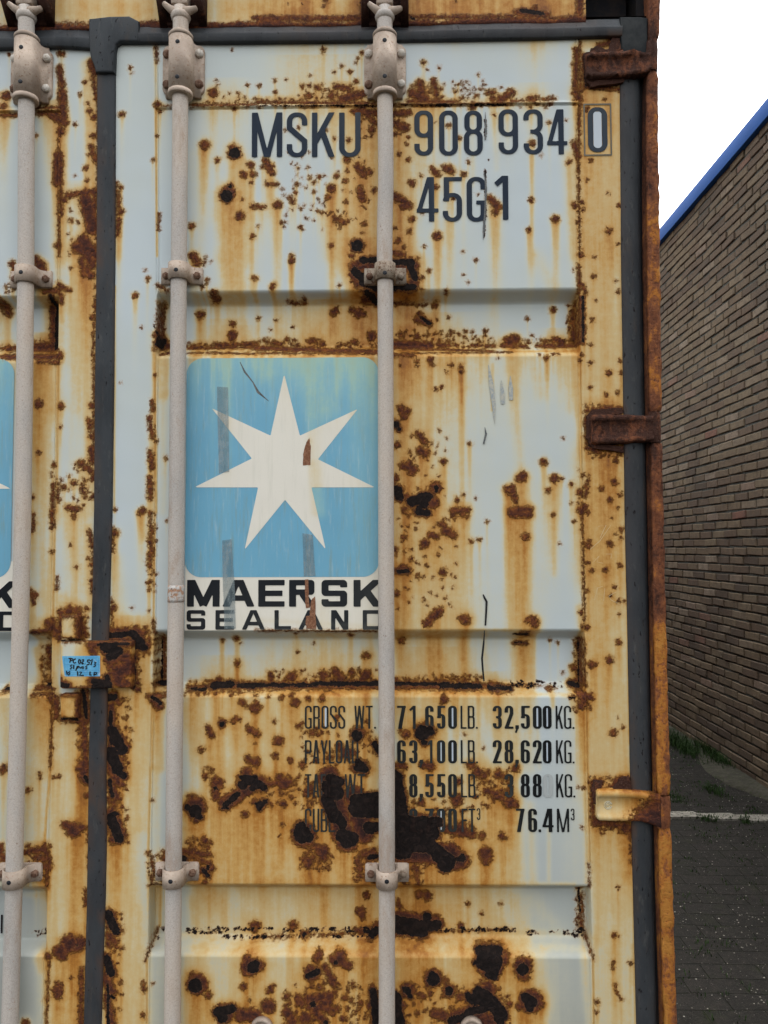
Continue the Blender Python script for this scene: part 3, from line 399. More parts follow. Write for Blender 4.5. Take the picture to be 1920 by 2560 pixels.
(0,1920): """r 20 15 22;r 255 40 12;r 258 65 8;r 345 60 9;r 380 55 12;r 180 145 16;c 325 0 310 800 4;c 545 30 560 80 34;r 540 40 38;c 510 0 560 0 20;d 550 60 570 90 14;r 570 180 24;c 420 370 530 390 28;r 475 400 52;c 572 380 572 470 8;c 0 510 20 590 22;c 160 545 290 530 20;c 230 580 290 590 22;c 290 500 320 640 18;r 300 640 30;c 300 680 305 760 12;k 150 500 330 720 70 5 12;d 268 560 240 600 3;c 570 560 572 650 5;c 555 790 550 890 12;c 300 790 300 1170 4;r 560 880 14;c 380 1190 520 1130 40;r 450 1140 60;r 500 1150 44;r 400 1210 40;d 470 1170 500 1150 5;r 310 1220 22;c 320 1240 300 1659 5;r 375 1470 30;r 380 1410 26;r 375 1440 36;r 460 1360 11;r 305 1500 14;r 525 1350 18;c 530 1300 520 1659 15;c 525 1430 525 1659 16;r 165 1650 24;r 320 1260 9;m 190 1100 290 1150 40 4 9;m 120 1110 180 1130 8 3 6
s 230 60 250 500 50 .2;s 400 0 450 330 60 .5;s 350 0 350 1100 30 .28;s 440 480 460 1080 70 .36;s 530 100 540 1100 26 .36;s 400 1300 440 1659 80 .52;s 310 1200 300 1659 12 .5;s 270 520 280 740 40 .45;s 250 1240 280 1300 30 .3;s 60 560 140 760 60 .2;s 150 820 280 830 20 .15
c 740 20 800 60 30;c 710 0 780 100 30;d 760 20 800 50 24;c 720 120 760 190 30;d 710 80 730 180 14;c 700 200 740 240 16;c 720 290 780 420 42;d 720 330 770 450 34;d 740 290 760 300 14;r 730 470 30;c 690 940 740 980 20;d 700 950 750 1050 30;r 740 950 22;r 780 945 9;c 700 1080 740 1130 24;r 700 1140 20;c 690 1240 730 1330 30;d 690 1240 720 1330 26;c 690 1360 720 1450 34;c 690 1480 730 1659 26;d 700 1400 700 1659 10;d 720 1480 740 1490 10;k 670 0 830 500 50 6 14;k 670 940 790 1659 60 6 14
s 740 480 780 900 60 .34;s 880 0 900 380 50 .42;s 720 500 710 930 26 .4;s 800 500 880 1659 70 .30;s 760 1180 800 1659 50 .40;s 900 900 920 1659 30 .24;s 830 1100 860 1400 20 .1
c 975 0 960 540 3;r 960 550 14;r 990 210 7;c 980 580 1000 680 11;c 980 700 990 760 8;c 1060 540 1090 560 14;r 1060 590 20;k 960 560 1080 770 40 5 11;c 1005 790 1000 1080 3;c 990 1090 940 1250 3;c 930 1380 930 1440 12;r 930 1600 14;r 990 1395 5;c 950 1250 950 1659 3;m 1000 1090 1070 1120 24 4 9;m 1180 1090 1440 1130 90 4 9;m 1440 1080 1659 1110 50 4 8;d 1185 1100 1200 1110 8
c 1190 540 1350 560 20;r 1330 470 26;r 1300 500 14;b 1190 590 22;c 1230 560 1360 620 16;k 1190 450 1380 640 80 5 12;c 1310 660 1370 650 24;d 1320 660 1350 700 12;d 1345 640 1345 650 12;r 1330 740 18;b 1265 280 44;b 1215 255 20;b 1290 310 26;r 1270 250 70;r 1240 190 24;r 1270 340 20;b 1395 130 16;c 1390 80 1400 190 26;r 1420 100 36;b 1570 110 34;b 1620 80 34;d 1560 60 1659 60 14;b 1640 130 24;d 1460 240 1540 170 20;d 1440 260 1480 260 8;c 1460 230 1640 110 48;r 1600 30 40;r 1585 300 24;r 1330 50 18;r 1370 30 12;b 1656 230 10;r 1650 220 24;k 1310 0 1400 80 16 4 10
s 1270 340 1280 500 60 .55;s 1330 330 1400 730 90 .48;s 1480 300 1500 740 80 .52;s 1600 250 1640 740 60 .42;s 1400 0 1560 60 40 .35;s 1200 400 1210 480 20 .3;s 1200 730 1659 735 14 .4;s 1010 0 1020 540 24 .18
s 1240 850 1280 1040 30 .2;s 1440 820 1460 1040 26 .35;s 1380 800 1560 1050 60 .18;r 1640 1020 26;r 1650 1050 22;s 1180 1080 1659 1100 16 .2;b 1265 1410 46;r 1280 1400 70;r 1250 1350 24;r 1350 1470 24;p 1260 1440 44 300 .6;r 1580 1415 22;b 1640 1290 40;r 1620 1290 60;r 1600 1240 30;d 1410 1580 1500 1560 30;b 1440 1620 34;r 1450 1590 64;c 1560 1600 1659 1600 44;k 1540 1560 1659 1659 30 6 14;r 1615 1495 9
s 1350 1180 1659 1190 30 .12;s 1500 1250 1560 1540 60 .16;s 1250 1300 1350 1560 60 .25;s 1100 1300 1200 1659 40 .07""",
(640,1920): """b 20 110 30;d 0 90 50 130 24;r 30 90 44;b 20 240 24;d 20 260 60 220 16;r 40 240 34;c 80 100 220 90 20;r 180 100 44;r 150 60 26;r 230 190 14;r 175 235 24;r 170 370 12;r 150 440 8;k 80 40 400 260 60 6 16;r 330 160 30;r 350 130 26;d 480 70 540 90 34;d 470 120 520 160 50;d 460 200 510 320 42;d 520 300 560 360 34;d 560 440 620 460 46;b 590 470 50;d 640 200 780 190 34;d 660 260 780 260 62;d 720 380 780 380 30;b 740 400 34;b 300 430 60;b 290 390 40;b 340 450 34;r 310 430 84;c 470 60 560 420 74;c 640 180 700 420 70;r 590 470 78;d 740 580 790 570 16;d 650 0 710 10 22;c 640 0 710 20 30;c 400 520 440 580 30;r 430 540 44;r 340 620 34;r 330 600 30;k 290 490 490 660 80 6 16;c 660 600 680 700 18;c 690 560 770 540 24;k 630 520 790 740 60 6 14;d 905 60 940 300 44;d 920 340 1180 350 34;d 920 400 1140 420 50;d 920 480 1100 490 60;d 1130 510 1250 600 46;b 1230 620 56;b 1180 560 50;b 1335 585 26;d 1280 590 1340 590 14;d 920 560 980 560 30;c 1000 330 1180 340 40;c 930 540 1260 560 74;c 1230 630 1340 600 50;d 905 150 960 200 16;r 1070 220 24;r 1300 210 40;r 1280 190 24;r 1330 390 40;c 1240 400 1400 430 30;r 1465 440 26;r 1590 440 24;r 1620 450 14;c 1490 540 1490 600 30;r 1490 560 46;r 1310 90 24;r 1440 30 34;r 1480 50 24;r 1570 40 30;r 1600 50 20;c 1500 150 1600 190 26;r 1640 220 40;r 1130 0 20;r 1040 660 24;c 1020 640 1060 760 14;k 1000 180 1420 460 80 6 16;k 1400 0 1659 260 60 6 16;r 960 740 14;k 900 600 1100 760 30 6 12
s 60 180 80 740 90 .50;s 250 180 300 740 90 .48;s 400 300 450 740 80 .5;s 600 100 600 300 60 .5;s 560 560 640 740 90 .7;s 740 640 780 750 60 .6;s 920 620 1100 740 80 .75;s 1200 680 1300 740 60 .42;s 1100 20 1300 400 120 .5;s 1400 80 1500 700 90 .34;s 1560 250 1600 740 60 .30;s 0 735 1659 745 20 .5;s 200 0 300 120 70 .4;s 1420 0 1659 200 60 .4;s 20 0 100 60 40 .25
r 715 825 26;r 680 930 34;r 690 960 24;r 240 1020 30;r 235 1040 24;r 10 1020 26;r 330 1070 16;r 560 1070 13;d 905 980 1060 1010 28;d 910 1040 1080 1060 34;b 1110 970 32;d 1100 1020 1170 1020 34;b 1130 1040 20;c 930 970 1170 1010 50;c 740 1080 790 1010 24;d 750 1070 790 1050 24;r 1175 970 22;r 1060 820 30;c 920 860 930 900 18;r 1110 830 34;r 1325 1025 20;r 1370 880 13;r 1460 945 13;r 1590 880 8;c 0 1090 1659 1105 5;m 0 1085 100 1105 24 4 8;m 160 1085 780 1120 130 4 9;m 900 1090 1659 1120 110 4 9;c 640 1110 790 1120 24;d 700 1120 790 1125 12;c 900 1130 1150 1110 18;d 910 1110 1060 1130 9;r 295 1130 22;b 298 1135 14
s 40 800 100 1060 60 .18;s 300 800 500 1050 90 .20;s 640 800 700 1060 70 .42;s 930 780 1100 960 80 .62;s 1200 800 1300 1060 60 .32;s 1400 800 1580 1060 60 .24;s 740 850 780 1000 30 .5;s 240 1050 250 1100 20 .3
r 10 1280 44;b 0 1270 26;r 540 1240 46;c 500 1240 600 1280 30;b 520 1260 14;d 340 1345 400 1320 22;r 360 1330 54;r 390 1240 24;r 410 1220 26;c 450 1290 500 1400 24;r 500 1370 26;r 410 1420 20;b 408 1422 6;r 95 1430 22;c 80 1450 110 1410 13;r 575 1490 20;r 200 1480 26;c 270 1490 300 1530 26;b 370 1530 20;c 340 1500 480 1480 34;c 350 1540 470 1560 30;r 460 1520 40;r 530 1560 24;r 80 1540 48;c 200 1580 240 1640 34;r 320 1620 40;c 380 1580 440 1640 30;b 450 1650 16;r 560 1620 20;r 680 1520 18;r 640 1580 14;k 180 1380 700 1659 120 6 18;d 760 1450 780 1659 24;c 750 1420 770 1500 20;r 740 1540 22;k 700 1400 780 1659 20 5 12;d 905 1480 930 1659 34;r 940 1540 34;b 1150 1370 42;b 1140 1340 24;r 1150 1360 60;b 980 1440 24;d 960 1430 1000 1480 16;r 985 1440 52;b 1250 1440 26;b 1250 1460 22;r 1250 1440 46;r 1080 1480 24;r 1130 1460 16;r 1060 1470 20;c 1020 1440 1080 1490 14;d 1440 1200 1590 1200 18;b 1480 1260 54;b 1540 1260 58;b 1530 1330 44;b 1420 1260 14;r 1520 1270 90;c 1620 1220 1610 1260 24;d 1370 1470 1390 1500 18;d 1440 1450 1500 1480 34;d 1400 1500 1540 1520 36;d 1530 1520 1590 1600 44;d 1380 1580 1480 1560 26;d 1260 1640 1380 1610 26;c 1280 1620 1420 1560 40;r 1440 1590 60;c 1300 1640 1560 1640 50;d 1560 1620 1590 1650 24;r 1500 1440 60;c 1460 1380 1470 1420 14;c 1160 1590 1220 1610 34;r 1045 1590 18;r 1320 1480 30;r 1230 1380 22;r 1640 1530 20;r 1630 1480 12;k 950 1400 1660 1659 80 6 14
s 460 1240 500 1480 120 .14;s 50 1350 60 1420 60 .1;s 620 1200 740 1400 80 .3;s 930 1180 1100 1400 80 .34;s 960 1440 1150 1659 90 .42;s 1250 1500 1300 1600 60 .35;s 1200 1150 1400 1350 100 .20;s 1600 1300 1640 1659 40 .30;s 1040 1180 1060 1400 50 .25;s 250 1400 500 1640 120 .30;s 740 1150 780 1400 30 .5;s 0 1110 780 1130 24 .2;s 900 1130 1659 1130 24 .25;s 1240 1500 1260 1540 26 .4""",
(1280,1920): """r 20 5 26;c 0 200 20 240 20;r 455 385 7;c 430 125 470 130 6;c 495 0 500 600 3.5;c 500 620 500 780 3;c 520 90 590 95 12;c 520 110 525 330 16;c 560 350 760 380 22;d 548 180 552 320 6;r 540 90 24;c 680 90 750 80 30;r 700 90 34;c 640 120 760 130 14;c 700 380 770 400 22;r 690 370 24;r 740 410 22;k 500 60 770 160 50 5 13;k 560 345 770 430 50 5 12;r 540 350 30;c 760 380 775 620 5;r 770 600 12;r 687 775 10;r 690 1090 5;r 660 1085 14;r 665 1075 10;r 655 1260 13;r 655 1295 9;r 768 1268 11;c 760 1260 780 1270 5;r 670 1410 12;c 670 1440 700 1490 6;r 708 1497 10;r 555 1518 12;r 548 1580 9;c 440 820 480 1090 9;d 460 800 470 1000 4;r 460 810 22;c 480 860 490 1090 5;k 430 800 490 1100 30 4 9;c 490 1100 525 1240 4;c 525 1240 530 1659 4;m 420 1100 490 1150 50 4 10;m 110 1110 200 1140 24 3 7;m 270 1110 410 1140 26 3 7;m 0 1100 50 1120 12 3 7;b 70 1305 40;r 70 1290 62;r 90 1350 30;r 60 1340 30;r 110 1250 22;b 90 1490 34;b 120 1520 44;b 115 1555 26;r 120 1510 78;r 50 1550 24;r 180 1530 26;p 110 1570 44 300 .65;p 90 1370 36 120 .5;d 445 1050 450 1080 3;c 785 600 800 1659 3.5
s 20 250 40 740 60 .32;s 120 240 140 740 24 .26;s 240 400 240 720 14 .25;s 470 0 480 740 12 .3;s 0 750 400 755 14 .3;s 550 420 570 1100 36 .36;s 620 430 640 900 50 .22;s 750 400 750 700 24 .35;s 560 1150 700 1659 80 .16;s 540 1100 540 1659 16 .2;s 680 1090 680 1500 24 .24;s 660 1100 660 1200 26 .28;s 780 1150 790 1400 10 .3;s 60 1180 20 1400 50 .22;s 470 1240 500 1659 24 .28;s 10 830 60 1060 50 .25;s 150 860 300 1050 50 .10;s 20 1120 480 1140 20 .16;s 200 1190 470 1195 14 .14;s 500 0 740 60 80 .25;s 20 1450 40 1659 40 .3""",
}
RECESS_ROWS = ((745, 873), (1592, 1708), (2216, 2341))
def on_door(px, py):
    inside = (398 < px < 1450) or px < 146
    for a, b in RECESS_ROWS:
        if inside and a <= py <= b:
            return P(px, py, 0.04)
    return P(px, py, 0.0)
RUST, FLAKE, STAIN, PLUME = [], [], [], []      # all in metres
sr = random.Random(5)
def survey():
    for (ox, oy), txt in SURVEY.items():
        for ent in txt.replace('\n', ';').split(';'):
            e = ent.split()
            if not e: continue
            k = e[0]; v = [float(q) for q in e[1:]]
            q = lambda x, y: on_door(ox+x/2.592, oy+y/2.592)
            u = MM/2.592
            if k == 'c' and v[4] <= 4.5 and abs(v[3]-v[1])+abs(v[2]-v[0]) > 250: k, v = 's', [v[0], v[1], v[2], v[3], 7.0, 0.95]
            if k in 'rb':
                p = q(v[0], v[1]); (RUST if k == 'r' else FLAKE).append((*p, *p, v[2]*u))
            elif k in 'cd':
                p, p2 = q(v[0], v[1]), q(v[2], v[3]); (RUST if k == 'c' else FLAKE).append((*p, *p2, v[4]*u))
            elif k == 's':
                p, p2 = q(v[0], v[1]), q(v[2], v[3]); STAIN.append((*p, *p2, v[4]*u, v[5]*0.92))
            elif k == 'p':
                p = q(v[0], v[1]); PLUME.append((*p, v[2]*u, v[3]*u, v[4]))
            elif k in 'km':
                for i in range(int(v[4])):
                    x, y = sr.uniform(v[0], v[2]), sr.uniform(v[1], v[3]); p = q(x, y)
                    (RUST if k == 'k' else FLAKE).append((*p, *p, (v[5]+(v[6]-v[5])*sr.random()**2)*u*(0.85 if k == 'k' else 1.0)))
survey()
# broad washes of old run-off (photograph pixels: x1 y1 x2 y2 radius amount)
for a, b, c_, d, r_, am in ((1000, 930, 1010, 1520, 120, .16), (1180, 930, 1150, 1520, 90, .10), (1330, 1250, 1300, 1540, 60, .08), (1500, 240, 1508, 620, 50, 1.0), (1505, 620, 1512, 1000, 50, .65), (1510, 1150, 1515, 1420, 50, 1.2), (1515, 1420, 1530, 1950, 50, .60), (1530, 2000, 1545, 2560, 46, .38), (1330, 900, 1330, 1500, 40, .05),
        (700, 1800, 1000, 2150, 260, .08), (560, 1900, 560, 2180, 120, .10), (700, 2260, 1200, 2300, 110, .16), (560, 2480, 1200, 2480, 160, .22), (1330, 2450, 1350, 2560, 90, .10), (350, 1750, 340, 2560, 40, .22),
        (190, 1300, 180, 1560, 34, .22), (190, 2000, 160, 2560, 50, .30), (60, 1750, 40, 2100, 60, .22), (100, 1000, 95, 1500, 40, .20), (200, 650, 190, 1200, 34, .12), (560, 420, 620, 700, 90, .04), (1050, 420, 1200, 700, 110, .05), (1130, 1630, 1150, 1680, 130, .16), (600, 1650, 700, 1680, 140, .08),
        (1100, 20, 1420, 20, 50, 1.1), (560, 30, 760, 20, 50, .6), (300, 30, 440, 30, 50, .9), (60, 20, 200, 20, 50, .9), (900, 20, 1060, 30, 40, .8), (1420, 1740, 1440, 2180, 40, .10)):
    STAIN.append((*P(a, b), *P(c_, d), r_*MM, am))
NS = len(RUST)
# unseen stretches of the doors (beyond the frame) get their own random rust
for i in range(150):
    x = sr.uniform(-1.78, PX(0, 1280)-0.02); z = sr.uniform(0.2, 2.65); r = 0.003+0.02*sr.random()**3
    RUST.append((x, z, x+sr.uniform(-.01, .01), z, r))
    if r > 0.014: FLAKE.append((x, z, x, z, r*0.6))
for i in range(60):
    x = sr.uniform(-0.6, 0.5); z = sr.uniform(0.12, PZ(2575)); r = 0.003+0.022*sr.random()**3
    RUST.append((x, z, x, z, r))
for i in range(40):
    x = sr.uniform(-1.7, 0.5); z = sr.uniform(0.1, 0.5) if i % 2 else sr.uniform(0.2, 2.5)
    if x > PX(0) and z > PZ(2560): continue
    STAIN.append((x, z, x+sr.uniform(-.05, .05), z-0.3, 0.06, 0.35))
for (x1, z1, x2, z2, r) in FLAKE[:]:
    if r > 0.0035: RUST.append((x1, z1, x2, z2, r*1.03+0.0028))
for (x1, z1, x2, z2, r) in RUST[:NS]:
    if r > 0.0026:
        PLUME.append(((x1+x2)/2, min(z1, z2), r*1.0+abs(x1-x2)/2.4, 0.03+6.0*r*sr.uniform(0.5, 1.7), 0.16+min(0.24, r*20)))

def fields(X, Z, lists=None):
    X = np.asarray(X, float); Z = np.asarray(Z, float); n = len(X)
    A = np.full(n, -6.0); B = np.full(n, -6.0); S = np.zeros(n)
    o = np.argsort(Z, kind='stable'); Xs, Zs = X[o], Z[o]
    As = A.copy(); Bs = B.copy(); Ss = S.copy()
    xmin, xmax, zmin, zmax = Xs.min(), Xs.max(), Zs[0], Zs[-1]
    def sel(x0, x1, z0, z1):
        if x1 < xmin or x0 > xmax or z1 < zmin or z0 > zmax: return None
        i, j = np.searchsorted(Zs, z0), np.searchsorted(Zs, z1)
        if j <= i: return None
        m = np.nonzero((Xs[i:j] > x0) & (Xs[i:j] < x1))[0]
        return m+i if len(m) else None
    def dist(m, x1, z1, x2, z2):
        px, pz = Xs[m]-x1, Zs[m]-z1; dx, dz = x2-x1, z2-z1; L = dx*dx+dz*dz
        t = np.clip((px*dx+pz*dz)/L, 0, 1) if L > 1e-12 else 0.0
        return np.hypot(px-t*dx, pz-t*dz)
    R_, F_, S_, P_ = lists or (RUST, FLAKE, STAIN, PLUME)
    for lst, arr, halo in ((R_, As, True), (F_, Bs, False)):
        for x1, z1, x2, z2, r in lst:
            g = r+0.035
            m = sel(min(x1, x2)-g, max(x1, x2)+g, min(z1, z2)-g, max(z1, z2)+g)
            if m is None: continue
            d = dist(m, x1, z1, x2, z2)
            arr[m] = np.maximum(arr[m], (r-d)*100)
            if halo:
                a = 0.56*min(1.0, 0.15+r/0.010)
                Ss[m] = np.maximum(Ss[m], 0)+a*np.exp(-np.maximum(d-r, 0)/(0.0025+0.30*r))*(0.6 if r < 0.004 else 1.0)*0.55
    Ss = np.minimum(Ss, 0.85)
    Wd = np.zeros(n)
    for x1, z1, x2, z2, r, amp in S_:
        g = r*2.2
        m = sel(min(x1, x2)-g, max(x1, x2)+g, min(z1, z2)-g, max(z1, z2)+g)
        if m is None: continue
        d = dist(m, x1, z1, x2, z2)
        Wd[m] += amp*0.95*np.exp(-(d/(r*1.05))**2)
    hi = np.maximum(Wd-0.55, 0); Wd = 0.60*(1-np.exp(-np.maximum(Wd, 0)/0.62))+0.10*hi
    Ss += Wd
    for x, z, r, L, amp in P_:
        m = sel(x-2.5*r, x+2.5*r, z-4*L, z+r)
        if m is None: continue
        dz = z-Zs[m]
        w_ = r*(0.85+0.10*np.clip(dz/L, 0, 3))
        Ss[m] += 1.1*amp*np.exp(-((Xs[m]-x)/w_)**2)*np.where(dz > 0, np.exp(-np.maximum(dz, 0)/L), np.exp(-(dz/(r+1e-6))**2))
    Ss = 0.80*(1-np.exp(-np.clip(Ss, 0, 3)/0.68))
    A[o], B[o], S[o] = As, Bs, Ss
    return {'rustA': A, 'rustB': B, 'rustS': S}
# ------------------------------------------------------------------ generic grid and loft meshes
def grid_mesh(name, X, Y, Z, mat, parent, attrs=None, label=None, flip=False):
    "X, Y, Z: arrays [rows, cols]"
    r, c = X.shape
    co = np.stack([X, Y, Z], -1).reshape(-1, 3).astype(np.float32)
    i = np.arange((r-1)*(c-1)); a = (i//(c-1))*c + i % (c-1)
    q = np.stack([a, a+1, a+c+1, a+c], -1) if not flip else np.stack([a, a+c, a+c+1, a+1], -1)
    me = bpy.data.meshes.new(name)
    me.vertices.add(r*c); me.vertices.foreach_set('co', co.ravel())
    me.loops.add(q.size); me.loops.foreach_set('vertex_index', q.ravel().astype(np.int32))
    me.polygons.add(len(q)); me.polygons.foreach_set('loop_start', (np.arange(len(q))*4).astype(np.int32))
    me.polygons.foreach_set('use_smooth', np.ones(len(q), dtype=bool))
    me.update(calc_edges=True); me.validate()
    for k, v in (attrs or {}).items():
        at = me.attributes.new(k, 'FLOAT', 'POINT'); at.data.foreach_set('value', np.asarray(v, np.float32).ravel())
    me.materials.append(mat)
    o = bpy.data.objects.new(name, me); C.objects.link(o)
    if parent is not None:
        o.parent = parent; loc = Vector((0, 0, 0)); p = parent
        while p is not None: loc += p.location; p = p.parent
        o.location = -loc
    if label: o['label'] = label
    return o
def fa(X, Z, lists=None): return fields(X.ravel(), Z.ravel(), lists)
def wob(X, Z, amp, s, seed=0):
    r = np.random.RandomState(seed); o = np.zeros_like(X)
    for i in range(7):
        kx, kz = r.normal(0, s, 2); o += np.sin(kx*X+kz*Z+r.uniform(0, 6.28))
    return o*amp/2.6
def lines(a, b, step, fine=(), fstep=0.001, fw=0.012):
    v = list(np.arange(a, b, step))+[b]
    for f in fine: v += list(np.arange(f-fw, f+fw, fstep))
    v = np.unique(np.round([q for q in v if a <= q <= b], 5)); keep = [v[0]]
    for q in v[1:]:
        if q-keep[-1] > 0.0006: keep.append(q)
    return np.array(keep)

# ------------------------------------------------------------------ the container
box_c = thing('shipping_container', 'rusty pale grey high-cube shipping container seen at its double doors with blue star panels', 'container', (-0.62, 0.0, 0.0))
XR = PX(1655, 1280, 0.0); XL = XR-2.438; ZT = 2.896

zs_key = [PZ(y) for y in (263, 727, 889, 1577, 1739, 2214, 2390)]
def recess_profile(Z, rec):
    xs, ys = [], []
    for a, b, c, d in sorted(rec, key=lambda t: -t[0]):
        xs += [a, b, c, d]; ys += [0, 0.04, 0.04, 0]
    o = np.argsort(xs); xs = np.array(xs)[o]; ys = np.array(ys)[o]
    out = 0
    for k in np.linspace(-1, 1, 7): out = out+np.interp(Z+k*0.0045, xs, ys)
    return out/7
def surf(X, Z): return wob(X, Z, 0.0005, 14, 3)+wob(X, Z, 0.00015, 60, 4)
def build_door(label, x0, x1, left_pl, right_pl, rec, z_lip, zlo_fine, fine_from, fine_to, coarse=0.03):
    ztop, zbot = PZ(70), 0.13
    xl_ref = left_pl(1.5); xr_ref = right_pl(1.5)
    fine = [f for f in (xl_ref, xr_ref) if fine_from-.03 < f < fine_to+.03]
    xs = lines(fine_from, fine_to, 0.003, fine, 0.001, 0.010)
    if x0 < fine_from-0.001: xs = np.concatenate([np.arange(x0, fine_from-0.002, coarse), xs])
    if x1 > fine_to+0.001: xs = np.concatenate([xs, np.arange(fine_to+coarse, x1, coarse), [x1]])
    key = [z_lip]+[q for t in rec for q in t]
    zs = np.concatenate([np.arange(zbot, zlo_fine-0.004, 0.016), lines(zlo_fine, ztop, 0.003, key, 0.0013, 0.009)])
    XX, ZZ = np.meshgrid(xs, zs)
    dl = np.vectorize(left_pl)(zs)-xl_ref; dr = np.vectorize(right_pl)(zs)-xr_ref
    wl = np.interp(xs, [x0, xl_ref-0.02, xl_ref+0.02, xr_ref-0.01], [0, 1, 1, 0]); wr = np.interp(xs, [xl_ref+0.01, xr_ref-0.02, xr_ref+0.02, x1], [0, 1, 1, 0])
    XW = XX+dl[:, None]*wl[None, :]+dr[:, None]*wr[None, :]
    XLr, XRr = (xl_ref+dl)[:, None], (xr_ref+dr)[:, None]
    sm = lambda t: np.clip(t, 0, 1)**2*(3-2*np.clip(t, 0, 1))
    m = sm((XW-XLr)/0.005)*sm((XRr-XW)/0.005)
    prof = recess_profile(zs, rec)[:, None]
    YY = m*prof
    inside = sm((XW-XLr)/0.004+0.5)*sm((XRr-XW)/0.004+0.5)
    lip = -0.0040*np.exp(-((ZZ-z_lip-0.002)/0.0028)**2)+0.0030*np.exp(-((ZZ-z_lip+0.003)/0.0018)**2)
    YY = YY+inside*lip
    flat = 1-np.clip(prof/0.02, 0, 1)
    for xe, s in ((XLr, 1), (XRr, -1)):
        YY = YY+flat*(0.0024*np.exp(-((XW-xe)/0.0013)**2)+0.0016*np.exp(-((XW-xe-s*0.006)/0.0013)**2)-0.0012*np.exp(-((XW-xe-s*0.003)/0.002)**2))
    YY = YY+surf(XW, ZZ)
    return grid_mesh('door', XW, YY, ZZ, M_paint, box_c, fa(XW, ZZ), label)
def pl(pts):
    "world x (at the door plane) of an edge traced down the photograph, as a function of z"
    w_ = sorted([(P(x, y)[1], P(x, y)[0]) for y, x in pts])
    zz = [a for a, b in w_]; xx = [b for a, b in w_]
    return lambda z: float(np.interp(z, zz, xx))
mid = PX(266, 1280)
rec_r = [(PZ(727), PZ(760, 960, .04), PZ(868, 960, .04), PZ(889)), (PZ(1577), PZ(1595, 960, .04), PZ(1707, 960, .04), PZ(1739)), (PZ(2214), PZ(2216.5, 960, .04), PZ(2340, 960, .04), PZ(2390)), (0.30, 0.28, 0.17, 0.145)]
rec_l = [(PZ(736), PZ(767, 90, .04), PZ(875, 90, .04), PZ(898)), (PZ(1581), PZ(1599, 90, .04), PZ(1713, 90, .04), PZ(1741)), (PZ(2222), PZ(2224.5, 90, .04), PZ(2350, 90, .04), PZ(2392)), (0.30, 0.28, 0.17, 0.145)]
edge_l = pl([(113, 389), (640, 392), (900, 390), (1280, 387), (1600, 384), (1920, 376), (2300, 371), (2560, 367)])
edge_r = pl([(113, 1446), (640, 1449), (900, 1452), (1280, 1458), (1600, 1464), (1920, 1470), (2300, 1480), (2560, 1486)])
door_r = build_door('right door with star panel and weight table', PX(235, 2560)+0.001, PX(1600), edge_l, edge_r, rec_r, PZ(264.5), PZ(2580), PX(235, 2560)+0.001, PX(1600))
edge_ll = lambda z: XL+0.16
edge_lr = pl([(125, 152), (640, 149), (1000, 144), (1280, 138), (1600, 130), (1930, 125), (2250, 118), (2400, 115), (2560, 110)])
door_l = build_door('left door, its star panel cut by the picture edge', XL+0.06, PX(235, 2560)-0.001, edge_ll, edge_lr, rec_l, PZ(278, 90), PZ(2580), PX(-40, 2560), PX(235, 2560)-0.001)

# ---- rubber seals
def strip(name, zs_px, Lp, Rp, prof, parent, vert=True, n_sub=90, mat=None, label=None, jit=0.0006):
    "loft a seal whose two edges are traced on the photograph; vert: runs down the picture"
    a, b = zs_px
    t = np.linspace(a, b, n_sub)
    lk, lv = zip(*Lp); rk, rv = zip(*Rp)
    X = np.zeros((n_sub, len(prof))); Y = X.copy(); Z = X.copy()
    for i, q in enumerate(t):
        l, r = np.interp(q, lk, lv), np.interp(q, rk, rv)
        p0, p1 = (P(l, q), P(r, q)) if vert else (P(q, l), P(q, r))
        for j, (f, y) in enumerate(prof):
            X[i, j] = p0[0]+(p1[0]-p0[0])*f; Z[i, j] = p0[1]+(p1[1]-p0[1])*f; Y[i, j] = y
    rs = np.random.RandomState(int(a*7+b) % 1000)
    Y += np.convolve(rs.normal(0, 1, n_sub+8), np.ones(9)/3, 'valid')[:, None]*jit
    at = fa(X, Z); at['rustS'] = np.clip(at['rustS']*0.30+np.clip(at['rustA']+0.5, 0, 1)*0.55, 0, 0.8)
    return grid_mesh(name, X, Y, Z, mat or M_rubber, parent, at, label, flip=not vert)
SEAL = [(0, 0.012), (0.005, -0.002), (0.04, -0.0055), (0.12, -0.0065), (0.5, -0.0052), (0.86, -0.0065), (0.95, -0.005), (0.995, -0.002), (1, 0.012)]
strip('door_seal', (120, 2600), [(120, 236), (150, 239), (178, 243.8), (386, 243.8), (640, 241.9), (1000, 238), (1280, 235.5), (1600, 229), (1920, 223), (2240, 218), (2600, 209)],
      [(120, 292), (150, 290.5), (386, 290), (640, 289.5), (1000, 286), (1280, 282), (1600, 273), (1920, 267), (2100, 268), (2240, 265), (2600, 253.5)], SEAL, door_r, label='seal between the two doors')
TSEAL = [(0, 0.01), (0.02, -0.002), (0.10, -0.004), (0.48, -0.009), (0.54, -0.013), (0.60, -0.0135), (0.95, -0.0120), (1.0, -0.010), (1.0, 0.004)]
strip('door_seal', (330, 1552), [(330, 66), (640, 65), (1000, 60), (1280, 53), (1500, 49), (1552, 48)], [(330, 113.5), (640, 111.5), (1000, 108), (1280, 103.5), (1480, 99), (1552, 97)], TSEAL, door_r, vert=False, label='seal along the top of the right door')
strip('door_seal', (-60, 232), [(-60, 77), (228, 72), (232, 72)], [(-60, 129), (0, 128), (100, 125), (160, 124), (200, 126), (228, 128), (232, 128)], TSEAL, door_l, vert=False, label='seal along the top of the left door')
RSEAL = [(0, 0.012), (0.004, -0.001), (0.03, -0.0045), (0.25, -0.005), (0.5, -0.0035), (0.72, 0.002), (0.88, 0.010), (1.0, 0.024), (1.12, 0.058)]
